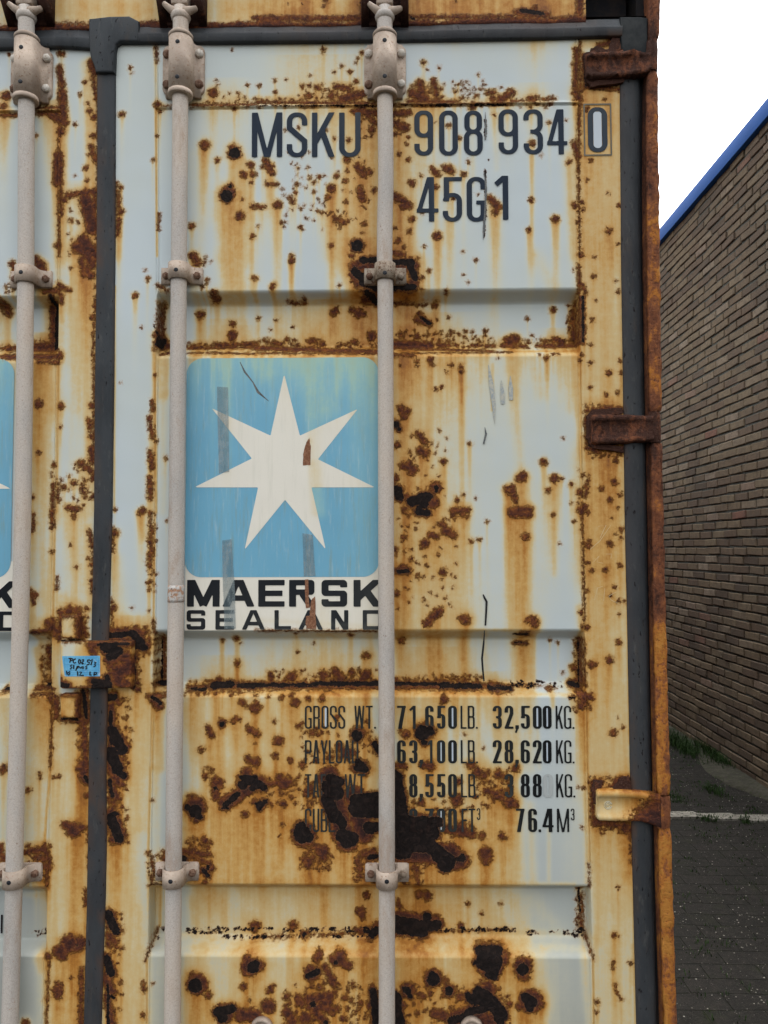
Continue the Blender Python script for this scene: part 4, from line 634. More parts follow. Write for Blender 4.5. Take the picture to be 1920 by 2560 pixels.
strip('door_seal', (92, 2600), [(92, 1549), (280, 1549), (640, 1552), (960, 1557), (1280, 1561), (1600, 1568), (1920, 1574), (2240, 1582), (2600, 1591)],
      [(92, 1611), (280, 1611), (640, 1612), (960, 1618), (1280, 1626), (1600, 1632), (1920, 1637), (2240, 1644), (2600, 1652)], RSEAL, door_r, label='seal along the hinge side')
def prism(name, pts, y0, y1, mat, parent, bev=0.003, fields_on=True, label=None, lists=None, sub=0, ptsy=0.0, extra=None, ang=35):
    "polygon traced on the photograph, given its own thickness"
    bm = bmesh.new()
    w_ = [P(x, y, ptsy) for x, y in pts]
    f0 = [bm.verts.new((x, y0, z)) for x, z in w_]; f1 = [bm.verts.new((x, y1, z)) for x, z in w_]
    face = bm.faces.new(f0); bm.faces.new(f1[::-1])
    n = len(w_)
    for i in range(n): bm.faces.new((f0[i], f1[i], f1[(i+1) % n], f0[(i+1) % n]))
    bmesh.ops.recalc_face_normals(bm, faces=bm.faces)
    if bev > 0:
        es = [e for e in bm.edges if all(abs(v.co.y-y0) < 1e-6 for v in e.verts)]
        bmesh.ops.bevel(bm, geom=es, offset=bev, segments=3, affect='EDGES', profile=0.5)
    if sub:
        for it in range(sub):
            es = [e for e in bm.edges if e.calc_length() > 0.006]
            if not es: break
            bmesh.ops.triangulate(bm, faces=[f for f in bm.faces if len(f.verts) > 4])
            es = [e for e in bm.edges if e.calc_length() > 0.006]
            bmesh.ops.subdivide_edges(bm, edges=es, cuts=1, use_grid_fill=True)
    o = bmobj(name, bm, mat, parent, True, ang, label)
    if fields_on:
        me = o.data; co = np.zeros(len(me.vertices)*3, np.float32); me.vertices.foreach_get('co', co); co = co.reshape(-1, 3)
        at = fields(co[:, 0], co[:, 2], lists)
        if extra: at = extra(co, at)
        for k, v in at.items():
            a = me.attributes.new(k, 'FLOAT', 'POINT'); a.data.foreach_set('value', np.asarray(v, np.float32))
    return o
CLEAN = ([], [], [], [])
prism('seal_corner', [(228, 57), (280, 51), (328, 50), (352, 63), (352, 113), (306, 113.5), (296, 120), (293, 135), (291, 190), (244, 190), (240, 170), (232, 152), (228, 120)], -0.0155, 0.006, M_rubber, door_r, 0.005, True, lists=CLEAN)

M_rub2 = simple('dark_rubber', (0.014, 0.017, 0.019), (0.030, 0.033, 0.034), 20, 0.4, 0.65, 0.75, 0.0006)  # darker rubber tone for the upper seal corner
prism('seal_corner', [(1547, 49), (1600, 49), (1617, 52), (1615, 150), (1606, 172), (1556, 172), (1549, 100)], -0.0105, 0.010, M_rub2, door_r, 0.004, False, label='dark upper seal corner behind the top hinge')
# ---- header beam, corner recess, sill, sides, roof
xh1 = PX(1463, 30)
xs = np.concatenate([np.arange(XL+0.1, PX(-30), 0.04), np.arange(PX(-30), xh1, 0.004), [xh1]])
zs = np.concatenate([[PZ(72)], lines(PZ(70), PZ(-12), 0.004), np.arange(PZ(-12)+.01, ZT-0.03, 0.02), [ZT]])
XX, ZZ = np.meshgrid(xs, zs)
YY = np.full_like(XX, -0.006)+wob(XX, ZZ, 0.0008, 30, 9); YY[0, :] = 0.03; YY[-1, :] = 0.08; YY[1, :] += 0.004
YY[:, -1] = 0.06
HSTAIN = []
at = fa(XX, ZZ); at['rustS'] = np.clip(np.maximum(at['rustS']*1.15, 0.26+0.20*np.clip(wob(XX, ZZ*0.2, 1, 16, 2).ravel(), -.6, 1)), 0, 1)
at['rustA'] = np.maximum(at['rustA'], ((PZ(52)-ZZ)/0.010).ravel()+wob(XX, ZZ, 0.5, 60, 5).ravel()*0.8)
at['rustA'] = np.where(ZZ.ravel() > PZ(20), np.minimum(at['rustA'], 3), at['rustA'])
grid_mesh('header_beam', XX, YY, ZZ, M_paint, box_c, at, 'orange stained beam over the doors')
bm = bmesh.new()
zr0, zr1 = PZ(52), ZT-0.02; xa, xb = xh1+0.001, PX(1622, 30)
for q in (((xa, .12, zr0), (xb, .12, zr0), (xb, .12, zr1), (xa, .12, zr1)), ((xa, -.004, zr0), (xb, -.004, zr0), (xb, .12, zr0), (xa, .12, zr0)),
          ((xa, -.004, zr1), (xa, .12, zr1), (xb, .12, zr1), (xb, -.004, zr1)), ((xa, -.004, zr0), (xa, .12, zr0), (xa, .12, zr1), (xa, -.004, zr1)), ((xb, -.004, zr0), (xb, -.004, zr1), (xb, .12, zr1), (xb, .12, zr0))):
    bm.faces.new([bm.verts.new(p) for p in q])
bmobj('corner_recess', bm, M_dark, box_c, False)
bm = bmesh.new()
add_box(bm, XL+0.05, XR-0.04, 0.060, 0.075, 0.1, ZT-0.05)
bmobj('door_backing', bm, M_dark, box_c, False)
bm = bmesh.new(); add_box(bm, XL, XR, -0.01, 0.15, 0.02, 0.128, 0.006)
bmobj('sill', bm, M_post, box_c)
bm = bmesh.new(); add_box(bm, XL+0.012, XR-0.012, 0.13, 12.1, ZT-0.02, ZT-0.002)
bmobj('roof', bm, M_post, box_c)
for xw, sgn in ((XR-0.03, 1), (XL+0.03, -1)):
    vs, fc = [], []; y = 0.13; i = 0
    while y < 12.1:
        for dy, dx in ((0, 0), (0.07, 0), (0.138, -0.036*sgn), (0.208, -0.036*sgn)):
            vs += [(xw+dx, y+dy, 0.1), (xw+dx, y+dy, ZT-0.02)]
        y += 0.276
    n = len(vs)//2
    for i in range(n-1): fc.append((2*i, 2*i+2, 2*i+3, 2*i+1))
    obj('side_wall', vs, fc, M_post, box_c, False)

# ---- corner post and hinge knuckles
def orange_at(z):
    y = [ -50, 300, 480, 640, 760, 1000, 1110, 1300, 1530, 1560, 1980, 2075, 2100, 2600]
    o = [0.12, 0.22, 0.42, 0.55, 0.62, 0.48, 0.22, 0.28, 0.36, 0.72, 0.76, 0.52, 0.80, 0.72]
    return np.interp(-z, [-PZ(q) for q in y], o)
pL = pl([(0, 1621), (100, 1620), (300, 1617), (640, 1618), (1280, 1630), (1600, 1636), (1920, 1643), (2240, 1651), (2560, 1661), (2620, 1662)])
pR = pl([(0, 1654), (60, 1652), (100, 1650), (300, 1648), (640, 1652), (1280, 1661), (1600, 1669), (1920, 1677), (2240, 1685), (2560, 1695), (2620, 1696)])
YF = -0.014
def post_segment(name, z0, z1, dl=0.0, dr=0.0, yf=YF, round_=0.010, taper=0.003, parent=None, off=0.0, rough=0.0014, seed=1):
    kx = lambda x, y: x*(CAM[1]*-1+y)/(-CAM[1])      # keep the traced outline at the front face's own depth
    n = max(8, int((z1-z0)/0.008)); zz = np.linspace(z0, z1, n)
    X, Y, Z = [], [], []
    rs = np.random.RandomState(seed)
    for i, z in enumerate(zz):
        # z on the door plane seen at the same pixel row: front face a little nearer
        zd = CAM[2]+(z-CAM[2])*(-CAM[1])/(-CAM[1]+yf)
        l, r = kx(pL(zd), yf)+dl, kx(pR(zd), yf)+dr
        e = min(1.0, min(i, n-1-i)/1.5+0.0); t = taper*(1-e)
        l += t; r -= t; f = yf+t
        R = min(round_, (r-l)*0.4)
        row = [(l+0.001, 0.050), (l, 0.03), (l, f+0.02), (l+0.0005, f+0.004), (l+0.002, f+0.001), (l+0.005, f)]
        for a in np.linspace(0.15, 1, 5): row.append((l+0.005+(r-R-l-0.005)*a, f))
        for a in (22, 45, 68, 90): row.append((r-R+R*math.sin(math.radians(a)), f+R-R*math.cos(math.radians(a))))
        row += [(r, f+0.03), (r-0.001, 0.06), (r-0.002, 0.14)]
        X.append([p[0] for p in row]); Y.append([p[1] for p in row]); Z.append([z]*len(row))
    X, Y, Z = map(np.array, (X, Y, Z))
    nz = rs.normal(0, 1, X.shape); nz = (nz+np.roll(nz, 1, 0)+np.roll(nz, -1, 0))/1.7
    X = X+nz*rough*0.45; Y = Y-np.abs(nz)*rough*0.8
    cx = X.mean(1, keepdims=True)*0+X[:, 7:8]; 
    X = np.vstack([cx+0*X[:1], X, cx[-1:]+0*X[:1]]) if False else X
    at = {'orange': (orange_at(Z.ravel())+off)}
    return grid_mesh(name, X, Y, Z, M_post, parent, at)
def zp(py): return P(1635, py, YF)[1]
post = post_segment('corner_post', zp(98), ZT, seed=2, parent=box_c)
post['label'] = 'rust eaten corner post beside the right door'
for a, b, sd in ((1027, 175, 3), (1989, 1107, 4), (2760, 2072, 5)):
    post_segment('post_section', max(zp(a), 0.12), zp(b), seed=sd, parent=post)
for a, b, sd, of, dr_ in ((174, 100.5, 6, -0.22, -0.001), (1106, 1029, 7, -0.28, -0.0015), (2071, 1990.5, 8, -0.16, 0.0005)):
    post_segment('hinge_knuckle', zp(a), zp(b), dl=-0.003, dr=dr_, yf=YF-0.002, round_=0.013, taper=0.0015, seed=sd, parent=post, off=of, rough=0.0016)
bm = bmesh.new(); add_box(bm, PX(1620), XR-0.01, 0.015, 0.13, 0.12, ZT-0.01)
o = bmobj('post_core', bm, M_dark, post, False)
# inner cheek of the post, seen beside the seal
ck = pl([(0, 1608), (640, 1608), (1280, 1621), (1920, 1632), (2620, 1646)])
zz = np.linspace(0.13, PZ(52), 120); X = []; Y = []; Z = []
for z in zz:
    zd = CAM[2]+(z-CAM[2])*(-CAM[1])/(-CAM[1]+YF)
    l = pL(zd)*(-CAM[1]+YF)/(-CAM[1])
    X.append([l-0.0012, l-0.0016, l-0.001]); Y.append([-0.008, 0.02, 0.055]); Z.append([z]*3)
grid_mesh('post_cheek', np.array(X), np.array(Y), np.array(Z), M_post, post, {'orange': np.repeat(orange_at(zz)-0.22, 3)}, flip=True)
bm = bmesh.new(); add_box(bm, XL, XL+0.05, -0.014, 0.14, 0.12, ZT, 0.006)
bmobj('corner_post', bm, M_post, box_c, label='corner post at the far left of the doors')

# ---- hinges
def blade(name, pts, mat, parent, yb=0.004, depth=0.020, orange=None, paint=None, wav=0.0, label=None):
    "pts: (px, y top, y bottom) along the blade, pressed channel with rims"
    prof = [(0, yb), (0.0, -depth*0.70), (0.05, -depth*0.95), (0.10, -depth), (0.19, -depth), (0.235, -depth*0.66), (0.5, -depth*0.62), (0.765, -depth*0.66), (0.81, -depth), (0.91, -depth), (0.96, -depth*0.93), (1.0, -depth*0.60), (1.0, yb)]
    kx, kt, kb = zip(*pts)
    n = 60; t = np.linspace(kx[0], kx[-1], n)
    X = np.zeros((n+2, len(prof))); Y = X.copy(); Z = X.copy(); rs = np.random.RandomState(int(kt[0]))
    rows = [t[0]]+list(t)+[t[-1]]
    for i, q in enumerate(rows):
        a, b = np.interp(q, kx, kt), np.interp(q, kx, kb)
        flat = np.interp(q, [kx[0], kx[0]+6, kx[0]+(kx[-1]-kx[0])*0.62, kx[0]+(kx[-1]-kx[0])*0.78, kx[-1]], [0.3, 1, 1, 0.1, 0.0])
        for j, (f, y) in enumerate(prof):
            yy = y if j in (0, len(prof)-1) else (y*flat-depth*0.9*(1-flat) if y > -depth*0.69 and 1 < j < 11 else y)
            if i == 0 or i == n+1: yy = yb
            x, _ = P(q, (a+b)/2, -0.012); _, z = P(q, a+(b-a)*f, -0.012)
            X[i, j] = x; Y[i, j] = yy; Z[i, j] = z
    if wav:
        nz = rs.normal(0, 1, X.shape); nz = (nz+np.roll(nz, 1, 0)+np.roll(nz, -1, 0)+np.roll(nz, 2, 0))/2
        Y -= np.abs(nz)*wav; Z += nz*wav*0.6
    if paint: at = paint(X, Z)
    else: at = {'orange': orange+0*X.ravel()}
    return grid_mesh(name, X, Y, Z, mat, parent, at, label, flip=True)
h1 = blade('hinge', [(1465, 138, 196), (1475, 134, 199), (1540, 131, 197), (1580, 130, 192), (1612, 134, 186), (1625, 136, 180)], M_post, door_r, orange=-0.05, wav=0.0016, label='flaking dark brown top hinge')
h2 = blade('hinge', [(1478, 1040, 1108), (1486, 1037, 1111), (1560, 1037, 1109), (1600, 1039, 1105), (1632, 1040, 1104)], M_post, door_r, orange=0.12, wav=0.0007, label='brown rusted middle hinge')
def h3p(X, Z):
    at = fields(X.ravel(), Z.ravel(), CLEAN)
    x = X.ravel(); z = Z.ravel()
    xa_, xb_ = P(1560, 2020, -.012)[0], P(1625, 2020, -.012)[0]
    f = (x-xa_)/(xb_-xa_); g = (z-P(1560, 2012, -.012)[1])/0.03
    at['rustA'] = np.where(f > -0.5, (f-0.62-0.55*g)*1.6, -2.0)
    edge = np.minimum(z-z.min(), z.max()-z)
    at['rustS'] = np.clip(0.30+0.45*np.clip(f+0.8, 0, 1.5)*0.6, 0, 0.9)+0.35*np.exp(-edge/0.006)
    return at
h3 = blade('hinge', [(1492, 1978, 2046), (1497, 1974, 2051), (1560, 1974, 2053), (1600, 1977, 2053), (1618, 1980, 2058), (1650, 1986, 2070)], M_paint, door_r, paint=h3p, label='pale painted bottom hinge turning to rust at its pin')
def emblem(px, py, r, y, parent, mat):
    cx, cz = P(px, py, y); bm = bmesh.new()
    for R, tr in ((r, 0.0011), (r*0.62, 0.001)):
        pts = [(cx+R*math.cos(a), y, cz+R*math.sin(a)) for a in np.linspace(0.35 if R < r else 0.2, (5.9 if R < r else 6.0), 28)]
        tube_path(bm, pts, tr, 6)
    tube_path(bm, [(cx-r*0.5, y, cz), (cx+r*0.4, y, cz)], 0.001, 6)
    o = bmobj('cast_mark', bm, mat, parent)
    for k, v in (('orange', 0.18), ('rustS', 0.22), ('rustA', -6.0), ('rustB', -6.0)):
        a = o.data.attributes.new(k, 'FLOAT', 'POINT'); a.data.foreach_set('value', [v]*len(o.data.vertices))
emblem(1494, 175, 0.0075, -0.0135, door_r, M_post); emblem(1503, 1074, 0.0072, -0.0130, door_r, M_post); emblem(1520, 2013, 0.0080, -0.0130, door_r, M_paint)
# crusts of scale where the top hinge has delaminated
def crust(pts, y0, y1, seed, parent, orange=-0.1, name='rust_scale'):
    rs = random.Random(seed); q = []
    for i, (x, y) in enumerate(pts):
        x2, y2 = pts[(i+1) % len(pts)]
        for k in range(4):
            t = k/4; q.append((x+(x2-x)*t+rs.uniform(-1.6, 1.6), y+(y2-y)*t+rs.uniform(-1.6, 1.6)))
    o = prism(name, q, y0, y1, M_post, parent, 0.0, False)
    a = o.data.attributes.new('orange', 'FLOAT', 'POINT'); a.data.foreach_set('value', [orange]*len(o.data.vertices))
    return o
crust([(1457, 140), (1475, 134), (1560, 128), (1552, 136), (1480, 148), (1478, 185), (1500, 197), (1560, 196), (1556, 212), (1475, 224), (1462, 208)], -0.010, 0.003, 1, door_r, -0.18)
crust([(1473, 128), (1488, 119), (1500, 122), (1518, 131), (1530, 96), (1546, 98), (1550, 131), (1480, 137)], -0.006, 0.003, 2, door_r, -0.15)
crust([(1466, 1040), (1480, 1026), (1553, 1020), (1556, 1036), (1486, 1040), (1480, 1112), (1556, 1116), (1556, 1131), (1480, 1122), (1464, 1095)], -0.007, 0.003, 3, door_r, -0.15)
crust([(1482, 1950), (1505, 1950), (1504, 1966), (1494, 1975), (1492, 2010), (1484, 2008), (1478, 1975)], -0.005, 0.003, 4, door_r, -0.1)
crust([(1535, 1962), (1552, 1942), (1572, 1940), (1575, 1968), (1590, 1978), (1530, 1974)], -0.009, 0.003, 5, door_r, -0.08)

# ---- latch plate, lugs, sticker
def addS(v):
    def f(co, at): at['rustS'] = at['rustS']+v; return at
    return f
def LQ(x, y): return (130+x/5.925, 1500+y/5.925)
def locl(rust=(), flake=(), stain=()):
    u = MM/5.925; pc = lambda e: (*P(*LQ(e[0], e[1]), -0.02), *P(*LQ(e[2], e[3]), -0.02))
    R_ = [(*pc(e), e[4]*u) for e in rust]; F_ = [(*pc(e), e[4]*u) for e in flake]
    R_ += [(a, b, c, d, r*1.1+0.003) for a, b, c, d, r in F_]
    return (R_, F_, [(*pc(e), e[4]*u, e[5]) for e in stain], [])
plate_l = locl(rust=[(560, 660, 1180, 640, 60), (600, 740, 640, 780, 50), (860, 880, 1100, 840, 80), (880, 960, 1160, 1280, 40), (1000, 1060, 1150, 1000, 120), (960, 1180, 1100, 1240, 90), (880, 1300, 300, 1310, 24), (130, 620, 500, 612, 10), (130, 1200, 260, 1290, 60), (820, 900, 870, 1100, 30), (600, 1200, 860, 1270, 60), (1100, 900, 1160, 880, 60)],
               flake=[(780, 700, 1000, 760, 70), (880, 820, 1000, 760, 70), (700, 660, 1150, 640, 24), (640, 1200, 860, 1240, 50), (820, 1130, 860, 1280, 40), (140, 1240, 240, 1270, 36), (620, 1280, 860, 1280, 30)],
               stain=[(600, 900, 800, 1100, 160, .45), (300, 1200, 560, 1240, 100, .35), (130, 700, 140, 1200, 30, .4), (500, 800, 700, 900, 120, .3), (950, 1100, 1100, 1100, 200, .9)])
x_ = LQ
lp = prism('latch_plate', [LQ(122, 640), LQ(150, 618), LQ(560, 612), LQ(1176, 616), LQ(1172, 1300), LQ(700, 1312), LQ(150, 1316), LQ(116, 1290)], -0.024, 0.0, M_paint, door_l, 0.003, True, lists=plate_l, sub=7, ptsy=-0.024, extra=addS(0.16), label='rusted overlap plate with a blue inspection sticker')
lug1 = locl(rust=[(120, 245, 440, 245, 24), (130, 260, 130, 560, 14), (130, 570, 380, 570, 14), (400, 260, 400, 560, 46), (440, 260, 440, 580, 40)], stain=[(260, 400, 260, 420, 190, .20), (130, 540, 380, 560, 40, .5), (350, 260, 350, 560, 36, .55), (140, 260, 140, 560, 40, .5)])
prism('lug', [LQ(128, 262), LQ(140, 240), LQ(378, 240), LQ(385, 250), LQ(380, 574), LQ(138, 574)], -0.024, 0.0, M_paint, door_l, 0.004, True, lists=lug1, sub=6, ptsy=-0.024, extra=addS(0.14), label='upper square lug')
lug2 = locl(rust=[(120, 1400, 400, 1400, 28), (380, 1400, 380, 1740, 30), (120, 1745, 380, 1745, 10), (400, 1400, 430, 1740, 40)], stain=[(240, 1560, 240, 1600, 190, .52), (130, 1420, 350, 1430, 40, .4), (130, 1700, 330, 1730, 40, .4)])
prism('lug', [LQ(116, 1420), LQ(130, 1398), LQ(362, 1398), LQ(372, 1410), LQ(366, 1748), LQ(122, 1748)], -0.024, 0.0, M_paint, door_l, 0.004, True, lists=lug2, sub=6, ptsy=-0.024, extra=addS(0.26), label='lower square lug')
M_sticker = simple('blue_sticker_paper', (0.10, 0.36, 0.62), (0.16, 0.45, 0.68), 60, 0.4, 0.6, 0.3, 0.0002, c3=(0.42, 0.55, 0.66), s3=70, lo3=0.60, hi3=0.68)
M_marker = simple('black_marker', (0.010, 0.010, 0.012), (0.02, 0.02, 0.022), 100, rough=0.4, bump=0.0001)
M_stline = simple('sticker_print', (0.03, 0.13, 0.28), (0.04, 0.16, 0.34), 100, rough=0.4, bump=0.0001)
stk = prism('sticker', [LQ(150, 830), LQ(712, 826), LQ(712, 1130), LQ(190, 1132)], -0.0246, -0.0238, M_sticker, door_l, 0.0, False, ptsy=-0.024, label='blue inspection sticker with black handwriting')
def scrawl(name, strokes, rad, y, parent, mat, conv=LQ, flat=0.3):
    bm = bmesh.new(); S_ = (lambda x, z: float(surf(np.array(x), np.array(z)))) if y > -0.01 else (lambda x, z: 0.0)
    for st in strokes:
        w_ = [P(*conv(a, b), y) for a, b in st]
        L, R = [], []
        for i, (x, z) in enumerate(w_):
            a = Vector(w_[max(0, i-1)]); b = Vector(w_[min(len(w_)-1, i+1)]); t = (b-a).normalized() if (b-a).length > 0 else Vector((1, 0)); n_ = Vector((-t.y, t.x))
            r = rad[i % len(rad)] if hasattr(rad, '__len__') else rad
            L.append(bm.verts.new((x+n_.x*r, y+S_(x, z), z+n_.y*r))); R.append(bm.verts.new((x-n_.x*r, y+S_(x, z), z-n_.y*r)))
        for i in range(len(w_)-1): bm.faces.new((L[i], L[i+1], R[i+1], R[i]))
        y -= 0.00003
    return bmobj(name, bm, mat, parent, False)
HW = [[(245, 860), (275, 880), (262, 930)], [(262, 865), (300, 868), (310, 890), (275, 900)], [(352, 872), (320, 885), (312, 915), (330, 935), (358, 925)],
      [(400, 880), (392, 915), (405, 945), (425, 930), (420, 890), (400, 880)], [(440, 890), (470, 885), (468, 905), (440, 925), (470, 945), (455, 950), (440, 930)], [(488, 938), (494, 940)],
      [(560, 885), (525, 892), (522, 915), (555, 925), (545, 955), (515, 960)], [(560, 905), (600, 880), (590, 920), (575, 965)], [(625, 920), (650, 925), (632, 950), (645, 975), (615, 990)],
      [(300, 960), (270, 975), (295, 1000), (265, 1025)], [(322, 962), (320, 1022)], [(350, 1050), (375, 980), (395, 975), (385, 1005), (360, 1015)], [(400, 985), (420, 1010), (435, 985), (430, 1015)], [(465, 980), (445, 995), (470, 1005), (450, 1020)], [(520, 975), (495, 990), (520, 1005), (495, 1025)],
      [(215, 1050), (225, 1105)], [(268, 1060), (238, 1075), (265, 1090), (240, 1115)], [(378, 1055), (382, 1125)], [(405, 1068), (440, 1065), (410, 1115), (470, 1118)], [(565, 1060), (560, 1110), (585, 1112)], [(620, 1120), (625, 1072), (665, 1078), (650, 1105), (628, 1100)]]
hw = scrawl('handwriting', HW, 0.0015, -0.0249, door_l, M_marker)
scrawl('printed_rules', [[(182, 862), (690, 858)], [(182, 862), (196, 1100)], [(690, 858), (694, 1098)], [(196, 1100), (694, 1098)], [(190, 958), (690, 954)], [(195, 1042), (692, 1038)], [(388, 860), (390, 955)], [(280, 958), (282, 1040)], [(200, 1078), (690, 1074)]], 0.0002, -0.0247, door_l, M_stline)

M_residue = simple('tape_residue', (0.52, 0.50, 0.47), (0.40, 0.22, 0.13), 110, 0.45, 0.58, 0.7, 0.0006, c3=(0.20, 0.15, 0.12), s3=240, lo3=0.56, hi3=0.64)
# ---- locking bars with brackets
TB = -0.030; TR = 0.0173
BARS = [
 dict(lab='locking bar at the left edge of the picture, on the left door', tr=[(-60, 66.5), (90, 66), (250, 66), (640, 65), (1000, 61), (1280, 57), (1600, 50), (1920, 42), (2240, 34), (2560, 25), (2700, 21)],
      top=(81, 189.5), topy=(85, 225, 92), mid=(81, 699), low=(47, 2180), scr=((117, 203), 680, 2207), door=0),
 dict(lab='left locking bar of the right door', tr=[(-60, 452), (90, 452), (250, 451), (640, 447.5), (1000, 444.5), (1280, 442), (1600, 439), (1920, 436), (2240, 433.5), (2560, 431), (2700, 430)],
      top=(457, 178), topy=(80, 212, 0), mid=(457, 691), low=(444.6, 2178), scr=((103, 191), 674, 2204), door=1),
 dict(lab='slightly bent right locking bar of the right door', tr=[(-60, 962), (90, 962), (245, 962.3), (300, 963.2), (380, 964.5), (470, 964.5), (560, 962), (650, 961.5), (668, 962), (700, 963.2), (1000, 964.3), (1280, 965), (1600, 966), (1920, 967), (2240, 967.3), (2560, 967.3), (2700, 967)],
      top=(963, 178), topy=(77, 213, 0), mid=(963, 692), low=(968, 2181), scr=((100, 190), 682, 2204), door=1)]
def hat(bm, cx, z0, z1, R, w, t, f, thick, yc=TB, n=14):
    def path(R, t, w, f):
        p = [(-w, -t), (-(R+f), -t)]
        for a in np.linspace(0, 90, 7)[1:]: p.append((-(R+f)+f*math.sin(math.radians(a)), -t-f+f*math.cos(math.radians(a))))
        for a in np.linspace(180, 360, 2*n+1): p.append((R*math.cos(math.radians(a)), yc+R*math.sin(math.radians(a))))
        q = [(-x, y) for x, y in p[:8]][::-1]
        return p+q
    o_ = path(R, t, w, f); i_ = path(R-thick, 0.0005, w, f+thick*0.6)
    i_ = [(x, min(y, 0.0)) for x, y in i_]
    m = len(o_)
    vo0 = [bm.verts.new((cx+x, y, z0)) for x, y in o_]; vo1 = [bm.verts.new((cx+x, y, z1)) for x, y in o_]
    vi0 = [bm.verts.new((cx+x, y, z0)) for x, y in i_]; vi1 = [bm.verts.new((cx+x, y, z1)) for x, y in i_]
    for k in range(m-1):
        bm.faces.new((vo0[k], vo0[k+1], vo1[k+1], vo1[k])); bm.faces.new((vi0[k], vi1[k], vi1[k+1], vi0[k+1]))
        bm.faces.new((vo0[k], vi0[k], vi0[k+1], vo0[k+1])); bm.faces.new((vo1[k], vo1[k+1], vi1[k+1], vi1[k]))
    for k in (0, m-1): bm.faces.new((vo0[k], vo1[k], vi1[k], vi0[k]))
def rplate(bm, cx, cz, w, h, y0, y1, r=0.012):
    pts = []
    for sx, sz, a0 in ((1, 1, 0), (-1, 1, 90), (-1, -1, 180), (1, -1, 270)):
        for a in np.linspace(a0, a0+90, 6):
            pts.append((cx+sx*(w-r)+r*math.cos(math.radians(a)), cz+sz*(h-r)+r*math.sin(math.radians(a))))
    lo = [bm.verts.new((x, y1, z)) for x, z in pts]; k = 0.0015
    mi = [bm.verts.new((x, y0+k, z)) for x, z in pts]
    hi = [bm.verts.new((cx+(x-cx)*(1-k/w), y0, cz+(z-cz)*(1-k/h))) for x, z in pts]
    n = len(pts)
    for A_, B_ in ((lo, mi), (mi, hi)):
        for i in range(n): bm.faces.new((A_[i], A_[(i+1) % n], B_[(i+1) % n], B_[i]))
    bm.faces.new(hi)
def hexbolt(cx, cz, y, mat, parent, r=0.0095, h=0.0085, rot=0.3, dome=False):
    bm = bmesh.new()
    if dome: add_lathe(bm, 0, 0, [(r, y), (r, y-h*0.5), (r*0.85, y-h*0.85), (r*0.4, y-h)], 20, 'y', (cx, cz))
    else:
        prof = [(1.0, 0.0), (1.0, -h*0.8), (0.86, -h), ]
        rings = []
        for k, dy in prof: rings.append([bm.verts.new((cx+r*k*math.cos(rot+i*math.pi/3), y+dy, cz+r*k*math.sin(rot+i*math.pi/3))) for i in range(6)])
        for a, b in zip(rings, rings[1:]):
            for i in range(6): bm.faces.new((a[i], a[(i+1) % 6], b[(i+1) % 6], b[i]))
        bm.faces.new(rings[-1])
        add_lathe(bm, 0, 0, [(r*0.62, y-h*0.98), (r*0.50, y-h*1.12), (r*0.1, y-h*1.12)], 14, 'y', (cx, cz))
    return bmobj('bolt', bm, mat, parent, True, 30)
def screw(cx, cz, y, parent):
    bm = bmesh.new(); r = 0.0048
    add_lathe(bm, 0, 0, [(r, y+0.003), (r, y-0.0006), (r*0.8, y-0.0012), (r*0.1, y-0.0009)], 16, 'y', (cx, cz))
    add_box(bm, cx-r*0.62, cx+r*0.62, y-0.0015, y-0.0012, cz-0.0005, cz+0.0005)
    return bmobj('screw_plug', bm, M_screw, parent)
pale = {(2, 0), (2, 1), (2, 3), (1, 1), (0, 1), (0, 3), (0, 0)}
